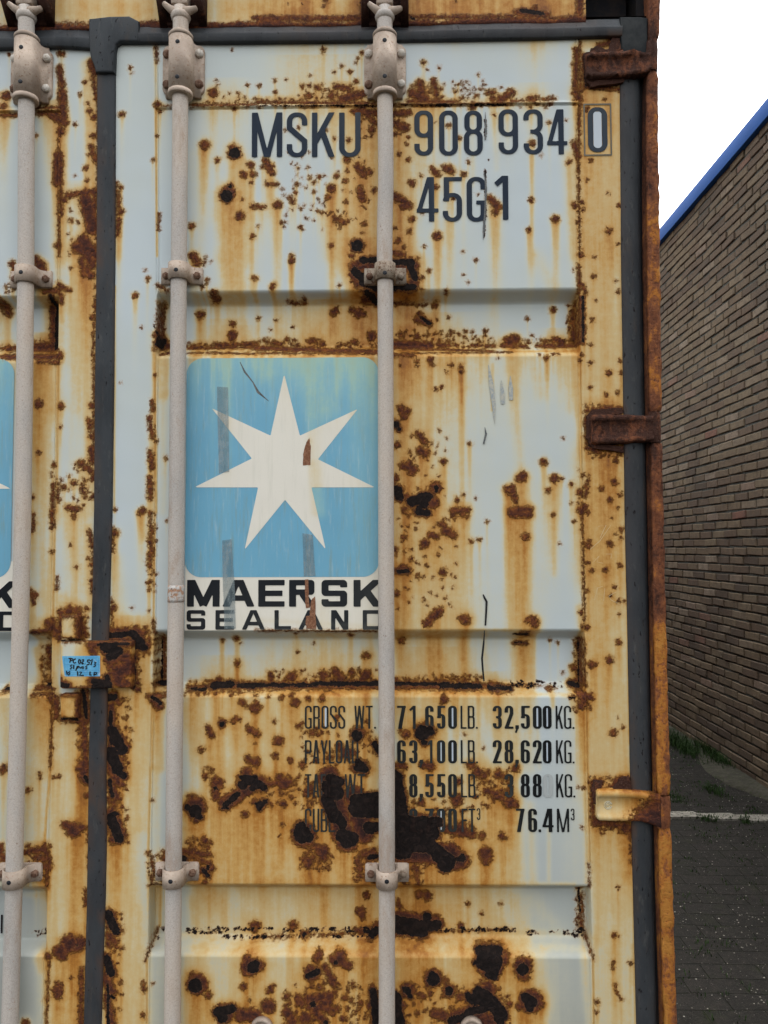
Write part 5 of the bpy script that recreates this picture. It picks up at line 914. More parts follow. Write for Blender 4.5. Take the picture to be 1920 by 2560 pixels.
for bi, B in enumerate(BARS):
    ky, kx_ = zip(*B['tr'])
    bxz = sorted([(P(x, y, TB)[1], P(x, y, TB)[0]) for y, x in B['tr']])
    bx = lambda z, b=bxz: float(np.interp(z, [q[0] for q in b], [q[1] for q in b]))
    zt = P(kx_[0], 22, TB)[1]
    bm = bmesh.new()
    zz = np.linspace(0.16, zt, 70)
    tube_path(bm, [(bx(z), TB, z) for z in zz], TR, 28)
    bar = bmobj('locking_bar', bm, M_bar, box_c, label=B['lab'])
    # top bearing bracket
    cx, cz = P(*B['top'], -0.003)
    ya, yb, _ = B['topy']
    z1, z0 = P(B['top'][0], ya, TB-0.026)[1], P(B['top'][0], yb, TB-0.026)[1]
    bm = bmesh.new()
    bxx = bx(cz)
    hat(bm, bxx, z0, z1, 0.0262, 0.040, 0.0085, 0.011, 0.0055)
    rplate(bm, bxx, cz, 0.0475, 0.0565, -0.008, 0.002, 0.013)
    br = bmobj('bar_bracket', bm, M_bracket, bar, True, 40)
    bm = bmesh.new()
    zc = z1+0.0012
    add_lathe(bm, bxx, TB, [(0.018, zc), (0.0268, zc), (0.0272, zc+0.007), (0.0240, zc+0.011), (0.018, zc+0.012)], 32)
    bmobj('bar_collar', bm, M_bracket, bar, True, 30); bm = bmesh.new()
    add_lathe(bm, bxx, TB, [(0.018, z0-0.0010), (0.0268, z0-0.0010), (0.0278, z0-0.0095), (0.0262, z0-0.0115), (0.0185, z0-0.0105)], 32)
    bmobj('bar_collar', bm, M_bracket, bar, True, 30)
    for k, (sx, sz) in enumerate(((-1, 1), (1, 1), (-1, -1), (1, -1))):
        hexbolt(bxx+sx*0.0368, cz+sz*0.0355, -0.008, M_bolt_pale if (bi, k) in pale else M_bolt_rust, bar, rot=rng.uniform(0, 1), dome=(bi, k) in ((1, 2), (1, 3), (1, 0), (2, 2)))
    for py in B['scr'][0]: screw(bxx, P(B['top'][0], py, TB-0.0262)[1], TB-0.0262, bar)
    # strap brackets
    for key, py in (('mid', B['scr'][1]), ('low', B['scr'][2])):
        cx, cz = P(*B[key], -0.003); bxx = bx(cz)
        bm = bmesh.new(); h = 0.0185
        hat(bm, bxx, cz-h, cz+h, 0.0232, 0.0465, 0.0065, 0.013 if bi != 2 else 0.004, 0.0040)
        rplate(bm, bxx, cz, 0.0475, 0.0195, -0.0030, 0.002, 0.006)
        rust = key == 'low' or bi == 2
        bmobj('bar_bracket', bm, M_bracket_rust if (bi == 2 and key == 'mid') else M_bracket, bar, True, 40)
        for s in (-1, 1):
            hexbolt(bxx+s*0.0350, cz-0.001, -0.0065, M_bolt_rust if not (bi == 2 and s > 0) else M_bracket_rust, bar, r=0.0082, h=0.008, rot=rng.uniform(0, 1))
        screw(bxx, P(B[key][0], py, TB-0.0225)[1], TB-0.0225, bar)
    # cam head and its keeper on the header
    zc = P(kx_[0], 30, TB-0.018)[1]; x = bx(zc)
    bm = bmesh.new()
    add_lathe(bm, x, TB, [(0.0173, zc-0.008), (0.0205, zc-0.005), (0.0222, zc+0.001), (0.0205, zc+0.007), (0.0150, zc+0.011), (0.0140, zc+0.02), (0.015, zc+0.05), (0.013, zc+0.09)], 28)
    bmobj('bar_neck', bm, M_bar, bar, True, 60)
    bm = bmesh.new()
    tube_path(bm, [(x, TB, zc+0.008), (x+0.014, TB-0.006, zc+0.010), (x+0.028, TB-0.008, zc+0.012), (x+0.036, TB-0.004, zc+0.018)], [0.014, 0.011, 0.0075, 0.006], 14)
    tube_path(bm, [(x, TB, zc+0.008), (x-0.014, TB-0.006, zc+0.010), (x-0.027, TB-0.010, zc+0.018), (x-0.036, TB-0.010, zc+0.026)], [0.014, 0.010, 0.007, 0.0055], 14)
    add_box(bm, x-0.019, x+0.019, TB-0.017, TB+0.014, zc+0.022, zc+0.05, 0.005)
    bmobj('bar_cam', bm, M_bracket, bar, True, 40)
    bm = bmesh.new()
    for s, dx in ((1, 0.0), (-1, 0.0)):
        x0_, x1_ = sorted((x+s*0.030, x+s*0.052))
        vs = [(x+s*0.036, -0.052, zc+0.03), (x+s*0.050, -0.052, zc+0.03), (x+s*0.054, -0.006, zc-0.006), (x+s*0.036, -0.006, zc-0.006), (x+s*0.036, -0.052, zc+0.12), (x+s*0.050, -0.052, zc+0.12), (x+s*0.054, -0.006, zc+0.12), (x+s*0.036, -0.006, zc+0.12)]
        v = [bm.verts.new(p) for p in vs]
        for q in ((0,1,2,3),(4,5,6,7),(0,1,5,4),(1,2,6,5),(2,3,7,6),(3,0,4,7)): bm.faces.new([v[k] for k in q])
    add_box(bm, x-0.036, x+0.036, -0.012, -0.004, zc-0.004, zc+0.12)
    o = bmobj('cam_keeper', bm, M_post, bar, True, 20)
    a = o.data.attributes.new('orange', 'FLOAT', 'POINT'); a.data.foreach_set('value', [-0.22]*len(o.data.vertices))
    if bi == 1:      # mottled band of old tape on the left rod
        za, zb = P(441, 1463, TB)[1], P(441, 1505, TB)[1]
        bm = bmesh.new(); tube_path(bm, [(bx(z), TB, z) for z in np.linspace(zb, za, 6)], TR+0.0004, 28)
        bmobj('tape_residue', bm, M_residue, bar, True, 60)
# round handle hubs between the bars, at the foot of the picture
for px, py in ((653, 2577), (1180, 2577)):
    cx, cz = P(px, py, -0.012); bm = bmesh.new()
    add_lathe(bm, 0, 0, [(0.0245, 0.0), (0.0245, -0.010), (0.0225, -0.013), (0.0185, -0.013), (0.0165, -0.010), (0.0155, -0.006), (0.009, -0.006), (0.0075, -0.011), (0.001, -0.012)], 36, 'y', (cx, cz))
    bmobj('handle_hub', bm, M_bracket, door_r, True, 30)
# ------------------------------------------------------------------ lettering: glyphs as distance fields, meshed by marching squares
def sbox(U, V, x0, x1, y0, y1, r=0.0):
    cx, cy, hx, hy = (x0+x1)/2, (y0+y1)/2, (x1-x0)/2, (y1-y0)/2
    r = min(r, hx, hy)
    qx, qy = np.abs(U-cx)-hx+r, np.abs(V-cy)-hy+r
    return np.hypot(np.maximum(qx, 0), np.maximum(qy, 0))+np.minimum(np.maximum(qx, qy), 0)-r
def sseg(U, V, x1, y1, x2, y2, t):
    dx, dy = x2-x1, y2-y1; L = math.hypot(dx, dy); dx /= L; dy /= L
    a = (U-(x1+x2)/2)*dx+(V-(y1+y2)/2)*dy; b = -(U-(x1+x2)/2)*dy+(V-(y1+y2)/2)*dx
    qx, qy = np.abs(a)-L/2, np.abs(b)-t/2
    return np.hypot(np.maximum(qx, 0), np.maximum(qy, 0))+np.minimum(np.maximum(qx, qy), 0)
def ring(U, V, x0, x1, y0, y1, r, tx, ty):
    o = sbox(U, V, x0, x1, y0, y1, r); ri = max(r-min(tx, ty)*1.0, 0.0)
    return np.maximum(o, -sbox(U, V, x0+tx, x1-tx, y0+ty, y1-ty, ri))
mx, mn = np.maximum, np.minimum
def glyph(ch, U, V, w, h, tx, ty, rr):
    "signed distance of a character in a w by h box (metres); tx, ty stem widths, rr corner radius"
    R = rr
    full = lambda: ring(U, V, 0, w, 0, h, R, tx, ty)
    stem = lambda x: sbox(U, V, x, x+tx, 0, h)
    bar = lambda y, x0=0, x1=None: sbox(U, V, x0, w if x1 is None else x1, y, y+ty)
    top, midb = h-ty, h/2-ty/2
    if ch in '0O': return full()
    if ch == 'C': return mx(full(), -sbox(U, V, w/2, w*1.3, h*.32, h*.68))
    if ch == 'G': return mn(mx(full(), -sbox(U, V, w/2, w*1.3, h*.47, h*.72)), mn(sbox(U, V, w-tx, w, h*.02, h*.47), sbox(U, V, w*.5, w, h*.47-ty, h*.47)))
    if ch == 'S' or ch == 's':
        up = mx(ring(U, V, 0, w, h/2-ty/2, h, R*.92, tx, ty), -sbox(U, V, w*.5, w*1.2, h*.35, h*.72))
        lo = mx(ring(U, V, 0, w, 0, h/2+ty/2, R*.92, tx, ty), -sbox(U, V, -w*.2, w*.5, h*.28, h*.65))
        if R > 0.3*w:   # narrow faces: a slanting spine instead of a flat middle
            up = mx(ring(U, V, 0, w, h*.46, h, R, tx, ty), -sbox(U, V, w*.42, w*1.2, h*.40, h*.71)); up = mx(up, -sbox(U, V, -w, w*2, h*.40, h*.60) )
            lo = mx(ring(U, V, 0, w, 0, h*.54, R, tx, ty), -sbox(U, V, -w*.2, w*.58, h*.29, h*.60)); lo = mx(lo, -sbox(U, V, -w, w*2, h*.40, h*.60))
            up = mn(up, sbox(U, V, 0, tx, h*.62, h*.76)); lo = mn(lo, sbox(U, V, w-tx, w, h*.26, h*.38))
            return mn(mn(up, lo), sseg(U, V, tx*.52, h*.645, w-tx*.52, h*.355, tx*1.02))
        return mn(up, lo)
    if ch == '8': return mn(ring(U, V, w*.03, w*.97, h*.49, h, R, tx, ty), ring(U, V, 0, w, 0, h*.49+ty, R, tx, ty))
    if ch == '9': return mn(ring(U, V, 0, w, h*.40, h, R, tx, ty), mx(full(), -sbox(U, V, -w*.2, w*.5, h*.26, h*.75)))
    if ch == '6': return mn(ring(U, V, 0, w, 0, h*.60, R, tx, ty), mx(full(), -sbox(U, V, w*.5, w*1.2, h*.25, h*.74)))
    if ch == '3':
        a = mx(ring(U, V, 0, w, h*.46, h, R, tx, ty), -sbox(U, V, -w*.2, w*.45, h*.30, h*.76)); b = mx(ring(U, V, 0, w, 0, h*.54, R, tx, ty), -sbox(U, V, -w*.2, w*.45, h*.24, h*.7))
        return mn(mn(a, b), sbox(U, V, w*.35, w*.7, h*.46, h*.46+ty))
    if ch == '2': return mn(mn(mx(ring(U, V, 0, w, h*.42, h, R, tx, ty), -sbox(U, V, -w*.2, w*1.2, h*.3, h*.70)), sbox(U, V, w-tx, w, h*.62, h*.72)), mn(sseg(U, V, w-tx*.55, h*.64, tx*.55, ty*.6, tx), bar(0)))
    if ch == '4': return mn(mn(sbox(U, V, w*.56, w*.56+tx, 0, h), sbox(U, V, 0, w, h*.205, h*.205+ty)), mx(sseg(U, V, tx*.36, h*.20, w*.60, h*1.02, tx*.82), mx(V-h, h*.205-V)))
    if ch == '5': return mn(mn(bar(top, w*.06), sbox(U, V, w*.06, w*.06+tx, h*.46, h)), mx(ring(U, V, 0, w, 0, h*.64, R, tx, ty), -sbox(U, V, -w*.2, w*.5, h*.24, h*.47)))
    if ch == '7': return mn(bar(top), mx(sseg(U, V, w-tx*.5, h*1.0, w*.30, -h*.02, tx*1.02), mx(V-h+ty*.5, -V)))
    if ch == '1': return mn(sbox(U, V, w-tx, w, 0, h), mx(sseg(U, V, 0, h*.80, w-tx*.4, h*1.0, ty*1.1), V-h))
    if ch == 'M':
        return mn(mn(stem(0), stem(w-tx)), mx(mn(sseg(U, V, tx*.5, h*1.05, w*.5, -h*.05, tx*.92), sseg(U, V, w-tx*.5, h*1.05, w*.5, -h*.05, tx*.92)), mx(V-h, -V)))
    if ch == 'm':   # wide face
        return mn(mn(stem(0), stem(w-tx)), mx(mn(sseg(U, V, tx*.55, h*1.02, w*.5, h*.05, tx*1.02), sseg(U, V, w-tx*.55, h*1.02, w*.5, h*.05, tx*1.02)), mx(V-h, -V)))
    if ch == 'K': return mn(stem(0), mx(mn(sseg(U, V, tx*.6, h*.32, w-tx*.35, h*1.03, tx*.95), sseg(U, V, tx+(w-tx)*.28, h*.58, w-tx*.42, -h*.03, tx*1.05)), mx(V-h, -V)))
    if ch == 'U': return mx(full(), -sbox(U, V, tx, w-tx, h*.5, h*1.2)) if R < w*.2 else mn(mx(full(), V-h*.6), mn(sbox(U, V, 0, tx, h*.4, h), sbox(U, V, w-tx, w, h*.4, h)))
    if ch == 'R': return mn(mn(stem(0), ring(U, V, 0, w*.96, h*.44, h, R*.8, tx, ty)), mn(sbox(U, V, 0, w*.4, top, h), mn(sbox(U, V, 0, w*.4, h*.44, h*.44+ty), (mx(sseg(U, V, w*.50, h*.50, w-tx*.5, -h*.03, tx), mx(-V, V-h*.5)) if R < .28*w else sbox(U, V, w*.96-tx, w*.96, 0, h*.44)))))
    if ch == 'P': return mn(mn(stem(0), ring(U, V, 0, w, h*.42, h, R*.9, tx, ty)), mn(sbox(U, V, 0, w*.4, top, h), sbox(U, V, 0, w*.4, h*.42, h*.42+ty)))
    if ch == 'B': return mn(mn(stem(0), ring(U, V, 0, w*.96, h*.48, h, R*.85, tx, ty)), mn(ring(U, V, 0, w, 0, h*.48+ty, R*.85, tx, ty), mn(sbox(U, V, 0, w*.4, top, h), sbox(U, V, 0, w*.4, 0, ty))))
    if ch == 'D': return mn(mn(stem(0), full()), mn(sbox(U, V, 0, w*.5, top, h), sbox(U, V, 0, w*.5, 0, ty)))
    if ch == 'E': return mn(mn(stem(0), bar(0)), mn(bar(top), bar(midb, 0, w*.92)))
    if ch == 'F': return mn(stem(0), mn(bar(top), bar(midb, 0, w*.9)))
    if ch == 'L': return mn(stem(0), bar(0))
    if ch == 'T': return mn(bar(top), sbox(U, V, w/2-tx/2, w/2+tx/2, 0, h))
    if ch == 'I': return stem(0)
    if ch == 'A': return mn(mx(mn(sseg(U, V, tx*.48, -h*.03, w/2-tx*.12, h*1.03, tx*.98), sseg(U, V, w-tx*.48, -h*.03, w/2+tx*.12, h*1.03, tx*.98)), mx(V-h, -V)), sbox(U, V, w*.22, w*.78, h*.22, h*.22+ty))
    if ch == 'Y': return mn(sbox(U, V, w/2-tx/2, w/2+tx/2, 0, h*.45), mx(mn(sseg(U, V, w/2, h*.38, tx*.4, h*1.03, tx), sseg(U, V, w/2, h*.38, w-tx*.4, h*1.03, tx)), mx(V-h, -V+h*.35)))
    if ch == 'W':
        q = w/4; o_ = None
        for a, b, c_, d in ((tx*.45, h*1.03, q, -h*.03), (q, -h*.03, 2*q, h*1.03), (2*q, h*1.03, 3*q, -h*.03), (3*q, -h*.03, w-tx*.45, h*1.03)):
            s = sseg(U, V, a, b, c_, d, tx*.92); o_ = s if o_ is None else mn(o_, s)
        return mx(o_, mx(V-h, -V))
    if ch == 'N': return mn(mn(stem(0), stem(w-tx)), mx(sseg(U, V, tx*.5, h*1.02, w-tx*.5, -h*.02, tx*1.1), mx(V-h, -V)))
    if ch == '.': return sbox(U, V, 0, w, 0, max(w, ty))
    if ch == ',': return mn(sbox(U, V, 0, w, 0, w), mx(sseg(U, V, w*.65, w*.3, w*.1, -w*1.1, w*.55), V-w*.3))
    return full()
def march(sdf, x0, x1, z0, z1, step):
    "mesh the inside of sdf(X, Z) on a square grid"
    nx, nz = int((x1-x0)/step)+2, int((z1-z0)/step)+2
    xs = x0+np.arange(nx)*step; zs = z0+np.arange(nz)*step
    X, Z = np.meshgrid(xs, zs); D = sdf(X, Z)
    D = np.where(np.abs(D) < 1e-6, 1e-6, D)
    verts, faces, idx = [], [], {}
    def corner(i, j):
        k = (i, j)
        if k not in idx: idx[k] = len(verts); verts.append((X[i, j], Z[i, j]))
        return idx[k]
    def edge(i, j, i2, j2):
        k = (i, j, i2, j2) if (i, j) < (i2, j2) else (i2, j2, i, j)
        if k not in idx:
            i, j, i2, j2 = k
            a, b = D[i, j], D[i2, j2]; t = a/(a-b)
            idx[k] = len(verts); verts.append((X[i, j]+(X[i2, j2]-X[i, j])*t, Z[i, j]+(Z[i2, j2]-Z[i, j])*t))
        return idx[k]
    ins = D < 0
    any_ = ins[:-1, :-1] | ins[1:, :-1] | ins[:-1, 1:] | ins[1:, 1:]
    for i, j in zip(*np.nonzero(any_)):
        cs = [(i, j), (i, j+1), (i+1, j+1), (i+1, j)]
        f = []
        for k in range(4):
            a, b = cs[k], cs[(k+1) % 4]
            if ins[a]: f.append(corner(*a))
            if ins[a] != ins[b]: f.append(edge(*a, *b))
        if len(f) >= 3: faces.append(f)
    return verts, faces
def flat_mesh(name, vf, y, mat, parent, label=None, thick=0.0003):
    v, f = vf
    n = len(v)
    sy = surf(np.array([q[0] for q in v]), np.array([q[1] for q in v]))
    o = obj(name, [(x, y+d, z) for (x, z), d in zip(v, sy)], f, mat, parent, False, None, label)
    xs = np.array([p[0] for p in v]); zs = np.array([p[1] for p in v])
    at = fields(xs, zs)
    for k, a_ in at.items():
        a = o.data.attributes.new(k, 'FLOAT', 'POINT'); a.data.foreach_set('value', a_.astype(np.float32))
    return o
def word(name, items, y0, y1, tx, ty, y, mat, parent, R=0.45, step=0.0014, label=None, dome=None):
    "items: (char, px left, px right[, py top, py bottom]); one mesh for the word"
    V_, F_ = [], []
    for it in items:
        ch, a, b = it[:3]; t_, b_ = (it[3], it[4]) if len(it) > 3 else (y0, y1)
        xa_, zb = P(a, b_, 0); xb_, zt_ = P(b, t_, 0)
        w_, h_ = xb_-xa_, zt_-zb
        sx = tx*MM; sy = ty*MM
        if len(it) > 5: sx, sy = it[5]*MM, it[6]*MM
        if ch in '.,': w_ = sx
        f = lambda X, Z: glyph(ch, X-xa_, Z-zb, w_, h_, min(sx, w_*0.49), sy, R*w_)
        vs, fc = march(f, xa_-step*2, xb_+step*2, zb-(step*2 if ch != ',' else 0.012), zt_+step*2, step)
        o = len(V_); V_ += vs; F_ += [[k+o for k in q] for q in fc]
    return flat_mesh(name, (V_, F_), y, mat, parent, label)
def auto(s, x0, x1, gap=0.14, wmap=None, tx=4.6):
    "spread the characters of s over x0..x1"
    wm = {'.': 0.0, ',': 0.0, ' ': 0.55, 'W': 1.45, 'M': 1.25, 'I': 0.3, '1': 0.62, 'L': 0.85, 'F': 0.9}
    fix = sum(tx for c in s if c in '.,'); ws = [wm.get(c, 1.0) for c in s]
    g = gap*(len(s)-1); unit = (x1-x0-fix)/(sum(ws)+g); out = []; x = x0
    for c, q in zip(s, ws):
        w_ = tx if c in '.,' else q*unit
        if c != ' ': out.append((c, x, x+w_))
        x += w_+gap*unit
    return out
YD = -0.0016
DR = door_r
word('lettering', [('M', 629.6, 706), ('S', 717, 768.5), ('K', 780, 836), ('U', 848, 901.6)], 281.6, 393.0, 14, 10.5, YD, M_ink, DR, label='owner code lettering')
word('lettering', [('9', 1036, 1082.5), ('0', 1098, 1144), ('8', 1160, 1206)], 276.8, 389.5, 13.6, 10.0, YD, M_ink, DR, label='serial number, first three digits')
word('lettering', [('9', 1246.5, 1294), ('3', 1309, 1356), ('4', 1368, 1417)], 274.3, 386.6, 13.6, 10.0, YD, M_ink, DR, label='serial number, last three digits')
word('lettering', [('0', 1470, 1517)], 269, 381, 13.6, 10.0, YD, M_ink, DR, label='boxed check digit')
def frame_px(x0, y0, x1, y1, t): 
    a, b = P(x0, y1), P(x1, y0)
    return march(lambda X, Z: ring(X, Z, a[0], b[0], a[1], b[1], 0, t*MM, t*MM), a[0]-.003, b[0]+.003, a[1]-.003, b[1]+.003, 0.0011)
M_boxline = painted('box_outline', (0.045, 0.034, 0.018), 0.1, ro=2.0)
flat_mesh('digit_frame', frame_px(1459.8, 259.5, 1527.5, 390.5, 3.6), YD, M_boxline, DR)
word('lettering', [('4', 1042, 1095.6), ('5', 1107, 1154.5), ('G', 1167, 1214)], 443, 554.5, 13.6, 10.0, YD, M_ink, DR, label='size code lettering')
word('lettering', [('1', 1240, 1269.8)], 440.5, 550, 14, 12, YD, M_ink, DR, label='size code last digit')
rows = [(1764, 1821.5), (1850, 1908), (1934.7, 1993), (2021, 2079.5)]
T = 4.1; HB = 8.8
def heavy(items, r, white=()):
    it = [(c, COL[k][0], COL[k][1]) if c != ',' else (c, COL[k][0], COL[k][0]+6) for c, k in items]
    word('lettering', it, *r, HB, 5.2, YD, M_ink2, DR, step=0.0011)
    for k in white: patch(COL[k][0]+HB-.6, COL[k][1]-HB+.6, r[0]+4.6, r[1]-4.6)
def patch(x0, x1, y0, y1):
    a, b = P(x0, y1), P(x1, y0)
    flat_mesh('clean_patch', march(lambda X, Z: sbox(X, Z, a[0], b[0], a[1], b[1], 0.004), a[0]-.003, b[0]+.003, a[1]-.003, b[1]+.003, 0.0012), -0.0013, M_clean, DR)
COL = {1: (993, 1014.5), 2: (1023, 1043.5), 'c': (1049, 1055), 3: (1063, 1084), 4: (1092.5, 1113), 5: (1120.5, 1142), '1': (1025, 1039), '1b': (1069, 1081),
       6: (1232, 1254), 7: (1261.5, 1283), 'd': (1288, 1294), 8: (1302, 1324), 9: (1332, 1353.5), 10: (1357, 1378), 11: (1290, 1311), 12: (1320.5, 1342), 'p': (1346, 1352), 13: (1356, 1383)}
def light(s, x0, x1, r, t=4.6): word('lettering', auto(s, x0, x1, 0.20, tx=4.8), *r, t, 4.0, YD, M_ink2, DR, step=0.0009)
light('GROSS', 762.3, 863, rows[0]); light('WT.', 886, 940, rows[0])
light('PAYLOAD', 762.3, 896, rows[1])
light('TARE', 762.3, 838, rows[2]); light('WT', 862, 913, rows[2])
light('CUBE', 762.3, 838, rows[3])
heavy((('7', 1), ('1', '1'), ('6', 3), ('5', 4), ('0', 5)), rows[0], (5,)); light('LB.', 1151.5, 1194.5, rows[0])
heavy((('3', 6), ('2', 7), (',', 'd'), ('5', 8), ('0', 9), ('0', 10)), rows[0], (9, 10)); light('KG.', 1389, 1435.5, rows[0])
heavy((('6', 1), ('3', 2), (',', 'c'), ('1', '1b'), ('0', 4), ('0', 5)), rows[1], (4, 5)); light('LB.', 1152, 1195, rows[1])
heavy((('2', 6), ('8', 7), (',', 'd'), ('6', 8), ('2', 9), ('0', 10)), rows[1], (10,)); light('KG.', 1390, 1436, rows[1])
heavy((('8', 2), (',', 'c'), ('5', 3), ('5', 4), ('0', 5)), rows[2]); light('LB.', 1152.5, 1196.5, rows[2])
heavy((('3', 7), ('8', 8), ('8', 9)), rows[2])
word('lettering', [('0', 1358, 1381)], *rows[2], HB, 5, YD, M_ghost, DR, step=0.0011, label='faded last digit')
light('KG.', 1390.5, 1438, rows[2])
heavy((('2', 2), (',', 'c'), ('7', 3), ('0', 4), ('0', 5)), rows[3], (4,)); light('FT', 1154, 1188, rows[3]); word('lettering', [('3', 1192, 1200.5)], 2020, 2049, 2.6, 2.6, YD, M_ink2, DR, R=.45, step=0.0008)
heavy((('7', 11), ('6', 12), ('4', 13)), rows[3]); word('lettering', [('.', 1346, 1352)], *rows[3], 6.5, 6.5, YD, M_ink2, DR, step=0.0011)
light('M', 1392.5, 1422, rows[3]); word('lettering', [('3', 1427, 1435.5)], 2021, 2050, 2.6, 2.6, YD, M_ink2, DR, R=.45, step=0.0008)
patch(812, 820, 1769, 1817); patch(1484, 1503, 280, 371)
# ---- logo panels
STAR = [(710.6, 935), (750, 1089.5), (894.6, 1023), (795, 1148.5), (937.5, 1218.6), (779, 1218.7), (814.7, 1374), (713, 1249.6), (612, 1374), (645.8, 1218.7), (486, 1218.6), (630, 1146.6), (530, 1021), (676.6, 1089.5)]
def poly_sdf(pts):
    pts = [P(*p) for p in pts]
    def f(X, Z):
        d = np.full(X.shape, 1e9); inside = np.zeros(X.shape, bool); n = len(pts)
        for i in range(n):
            (ax, ay), (bx_, by) = pts[i], pts[(i+1) % n]
            ex, ey = bx_-ax, by-ay; px, py = X-ax, Z-ay
            t = np.clip((px*ex+py*ey)/(ex*ex+ey*ey), 0, 1)
            d = mn(d, np.hypot(px-ex*t, py-ey*t))
            c = ((ay > Z) != (by > Z)) & (X < (bx_-ax)*(Z-ay)/(by-ay+1e-12)+ax)
            inside ^= c
        return np.where(inside, -d, d)
    return f
MAE = [('m', 468, 550), ('A', 556.5, 637), ('E', 646, 712), ('R', 723, 789), ('S', 804, 868), ('K', 884, 953)]
SEA = [('S', 467, 514), ('E', 539, 586), ('A', 605, 663), ('L', 686.5, 728), ('A', 746, 808), ('N', 828, 871), ('D', 907, 956)]
def logo(dx, dy, parent):
    s = lambda a, b: (a+dx, b+dy)
    a, b = P(*s(462.5, 1576)), P(*s(947, 1400))
    flat_mesh('logo_backing', march(lambda X, Z: sbox(X, Z, a[0], b[0], a[1], b[1], 0), a[0]-.004, b[0]+.004, a[1]-.004, b[1]+.004, 0.0045), -0.0013, M_star, parent)
    a, b = P(*s(462.5, 1443)), P(*s(946.5, 893.5))
    flat_mesh('logo_panel', march(lambda X, Z: sbox(X, Z, a[0], b[0], a[1], b[1], 0.036), a[0]-.004, b[0]+.004, a[1]-.004, b[1]+.004, 0.0035), -0.0017, M_blue, parent, label='sky blue square with rounded corners')
    pts = [s(*p) for p in STAR]; lo, hi = P(*s(480, 1380)), P(*s(945, 930))
    flat_mesh('star', march(poly_sdf(pts), lo[0], hi[0], lo[1], hi[1], 0.0022), -0.0021, M_star, parent, label='seven pointed white star')
    for chs, (t0, t1), w_, h_ in ((MAE, (1449.5, 1516.5), 17.5, 13.5), (SEA, (1525, 1574), 10.5, 9.0)):
        word('logo_lettering', [(c, x0+dx, x1+dx) for c, x0, x1 in chs], t0+dy, t1+dy, w_, h_, -0.0022, M_black, parent, R=0.17, step=0.0015)
logo(0, 0, door_r)
logo(-909, 3.5, door_l)
word('lettering', [('I', -8.5, 7)], 2287, 2333, 5.5, 5, 0.0385, M_ink, door_l, label='sliver of a letter at the picture edge') if False else None
bm = bmesh.new(); a, b = P(1.5, 2333, 0.0385), P(6.8, 2287, 0.0385); c_ = P(-40, 2300, 0.0385)
add_box(bm, a[0], b[0], 0.0380, 0.0386, a[1], b[1]); bmobj('lettering', bm, M_marker, door_l, False, label='sliver of black lettering in the lower groove')
# ---- tapes, scratches and marks on the right door
def m_tape():
    t = NT('old_clear_tape'); n = t.noise(60, 5, 0.7, stretch=(1, 1, 0.3)); e = t.noise(220, 3, 0.6)
    tr = t.n('ShaderNodeBsdfTransparent'); mxs = t.n('ShaderNodeMixShader')
    t.done(t.mix(t.step(n, 0.4, 0.6), (0.16, 0.22, 0.24), (0.30, 0.36, 0.37)), 0.25)
    t.put(t.lin(t.math('ADD', n, t.math('MULTIPLY', e, 0.3)), 0.4, 0.9, 0.30, 0.70), mxs.inputs[0])
    t.l(tr.outputs[0], mxs.inputs[1]); t.l(t.b.outputs[0], mxs.inputs[2]); t.l(mxs.outputs[0], t.out.inputs['Surface'])
    t.bump(n, 0.001); return t.m
M_tape = m_tape()
def tape(pts, label=None):
    w_ = [P(x, y) for x, y in pts]; n = 24; X = []; Y = []; Z = []
    (ax, az), (bx_, bz), (cx, cz), (dx, dz) = w_
    rs = np.random.RandomState(int(pts[0][0]))
    for i in range(n):
        t = i/(n-1); X.append([ax+(dx-ax)*t, bx_+(cx-bx_)*t]); Z.append([az+(dz-az)*t+rs.uniform(-.001, .001)*(i in (0, n-1)), bz+(cz-bz)*t+rs.uniform(-.001, .001)])
        Y.append([-0.0028-abs(rs.normal(0, .0004)), -0.0028-abs(rs.normal(0, .0004))])
    return grid_mesh('adhesive_tape', np.array(X), np.array(Y), np.array(Z), M_tape, door_r, label=label, flip=True)
tape([(543, 968), (571, 968), (574, 1180), (548, 1184)], 'strip of old tape over the upper left star point')
tape([(556, 1352), (580, 1347), (588, 1480), (558, 1480)], 'strip of old tape left of the lower star points')
tape([(559, 1480), (588, 1480), (590, 1572), (562, 1572)], 'strip of old tape over the left letters')
tape([(756.5, 1334), (782, 1336), (789, 1438), (760, 1440)], 'strip of old tape right of the lower star points')
loc_t = ([(*P(770, 1110), *P(769, 1150), 4.5*MM), (*P(765, 1140), *P(770, 1160), 5*MM)], [], [], [])
M_torn = simple('torn_decal_rust', (0.20, 0.085, 0.045), (0.30, 0.15, 0.085), 240, 0.4, 0.6, 0.8, 0.001, c3=(0.10, 0.05, 0.035), s3=500, lo3=0.56, hi3=0.66)
def torn(pts, y=-0.0025, mat=M_torn, seed=1, jit=1.0, label=None):
    rs = random.Random(seed); q = []
    for i, (x, y_) in enumerate(pts):
        x2, y2 = pts[(i+1) % len(pts)]
        for k in range(5):
            t = k/5; q.append((x+(x2-x)*t+rs.uniform(-jit, jit), y_+(y2-y_)*t+rs.uniform(-jit, jit)))
    return prism('torn_patch', q, y, y+0.0006, mat, door_r, 0.0, False, ptsy=y, label=label)
torn([(773.5, 1094), (776.5, 1115), (776, 1163), (757, 1163), (758.5, 1130), (766, 1104)], seed=3, jit=0.8, label='torn hole in the star')
torn([(762, 1448), (770, 1448), (774, 1520), (764, 1520)], y=-0.0026, seed=5, label='torn strip through the lettering')
torn([(778, 1500), (788, 1490), (790, 1572), (765, 1572), (764, 1540), (774, 1540)], y=-0.0026, seed=6)
M_scuff = simple('pale_scuff', (0.30, 0.34, 0.36), (0.48, 0.46, 0.38), 200, rough=0.5, bump=0.0002)
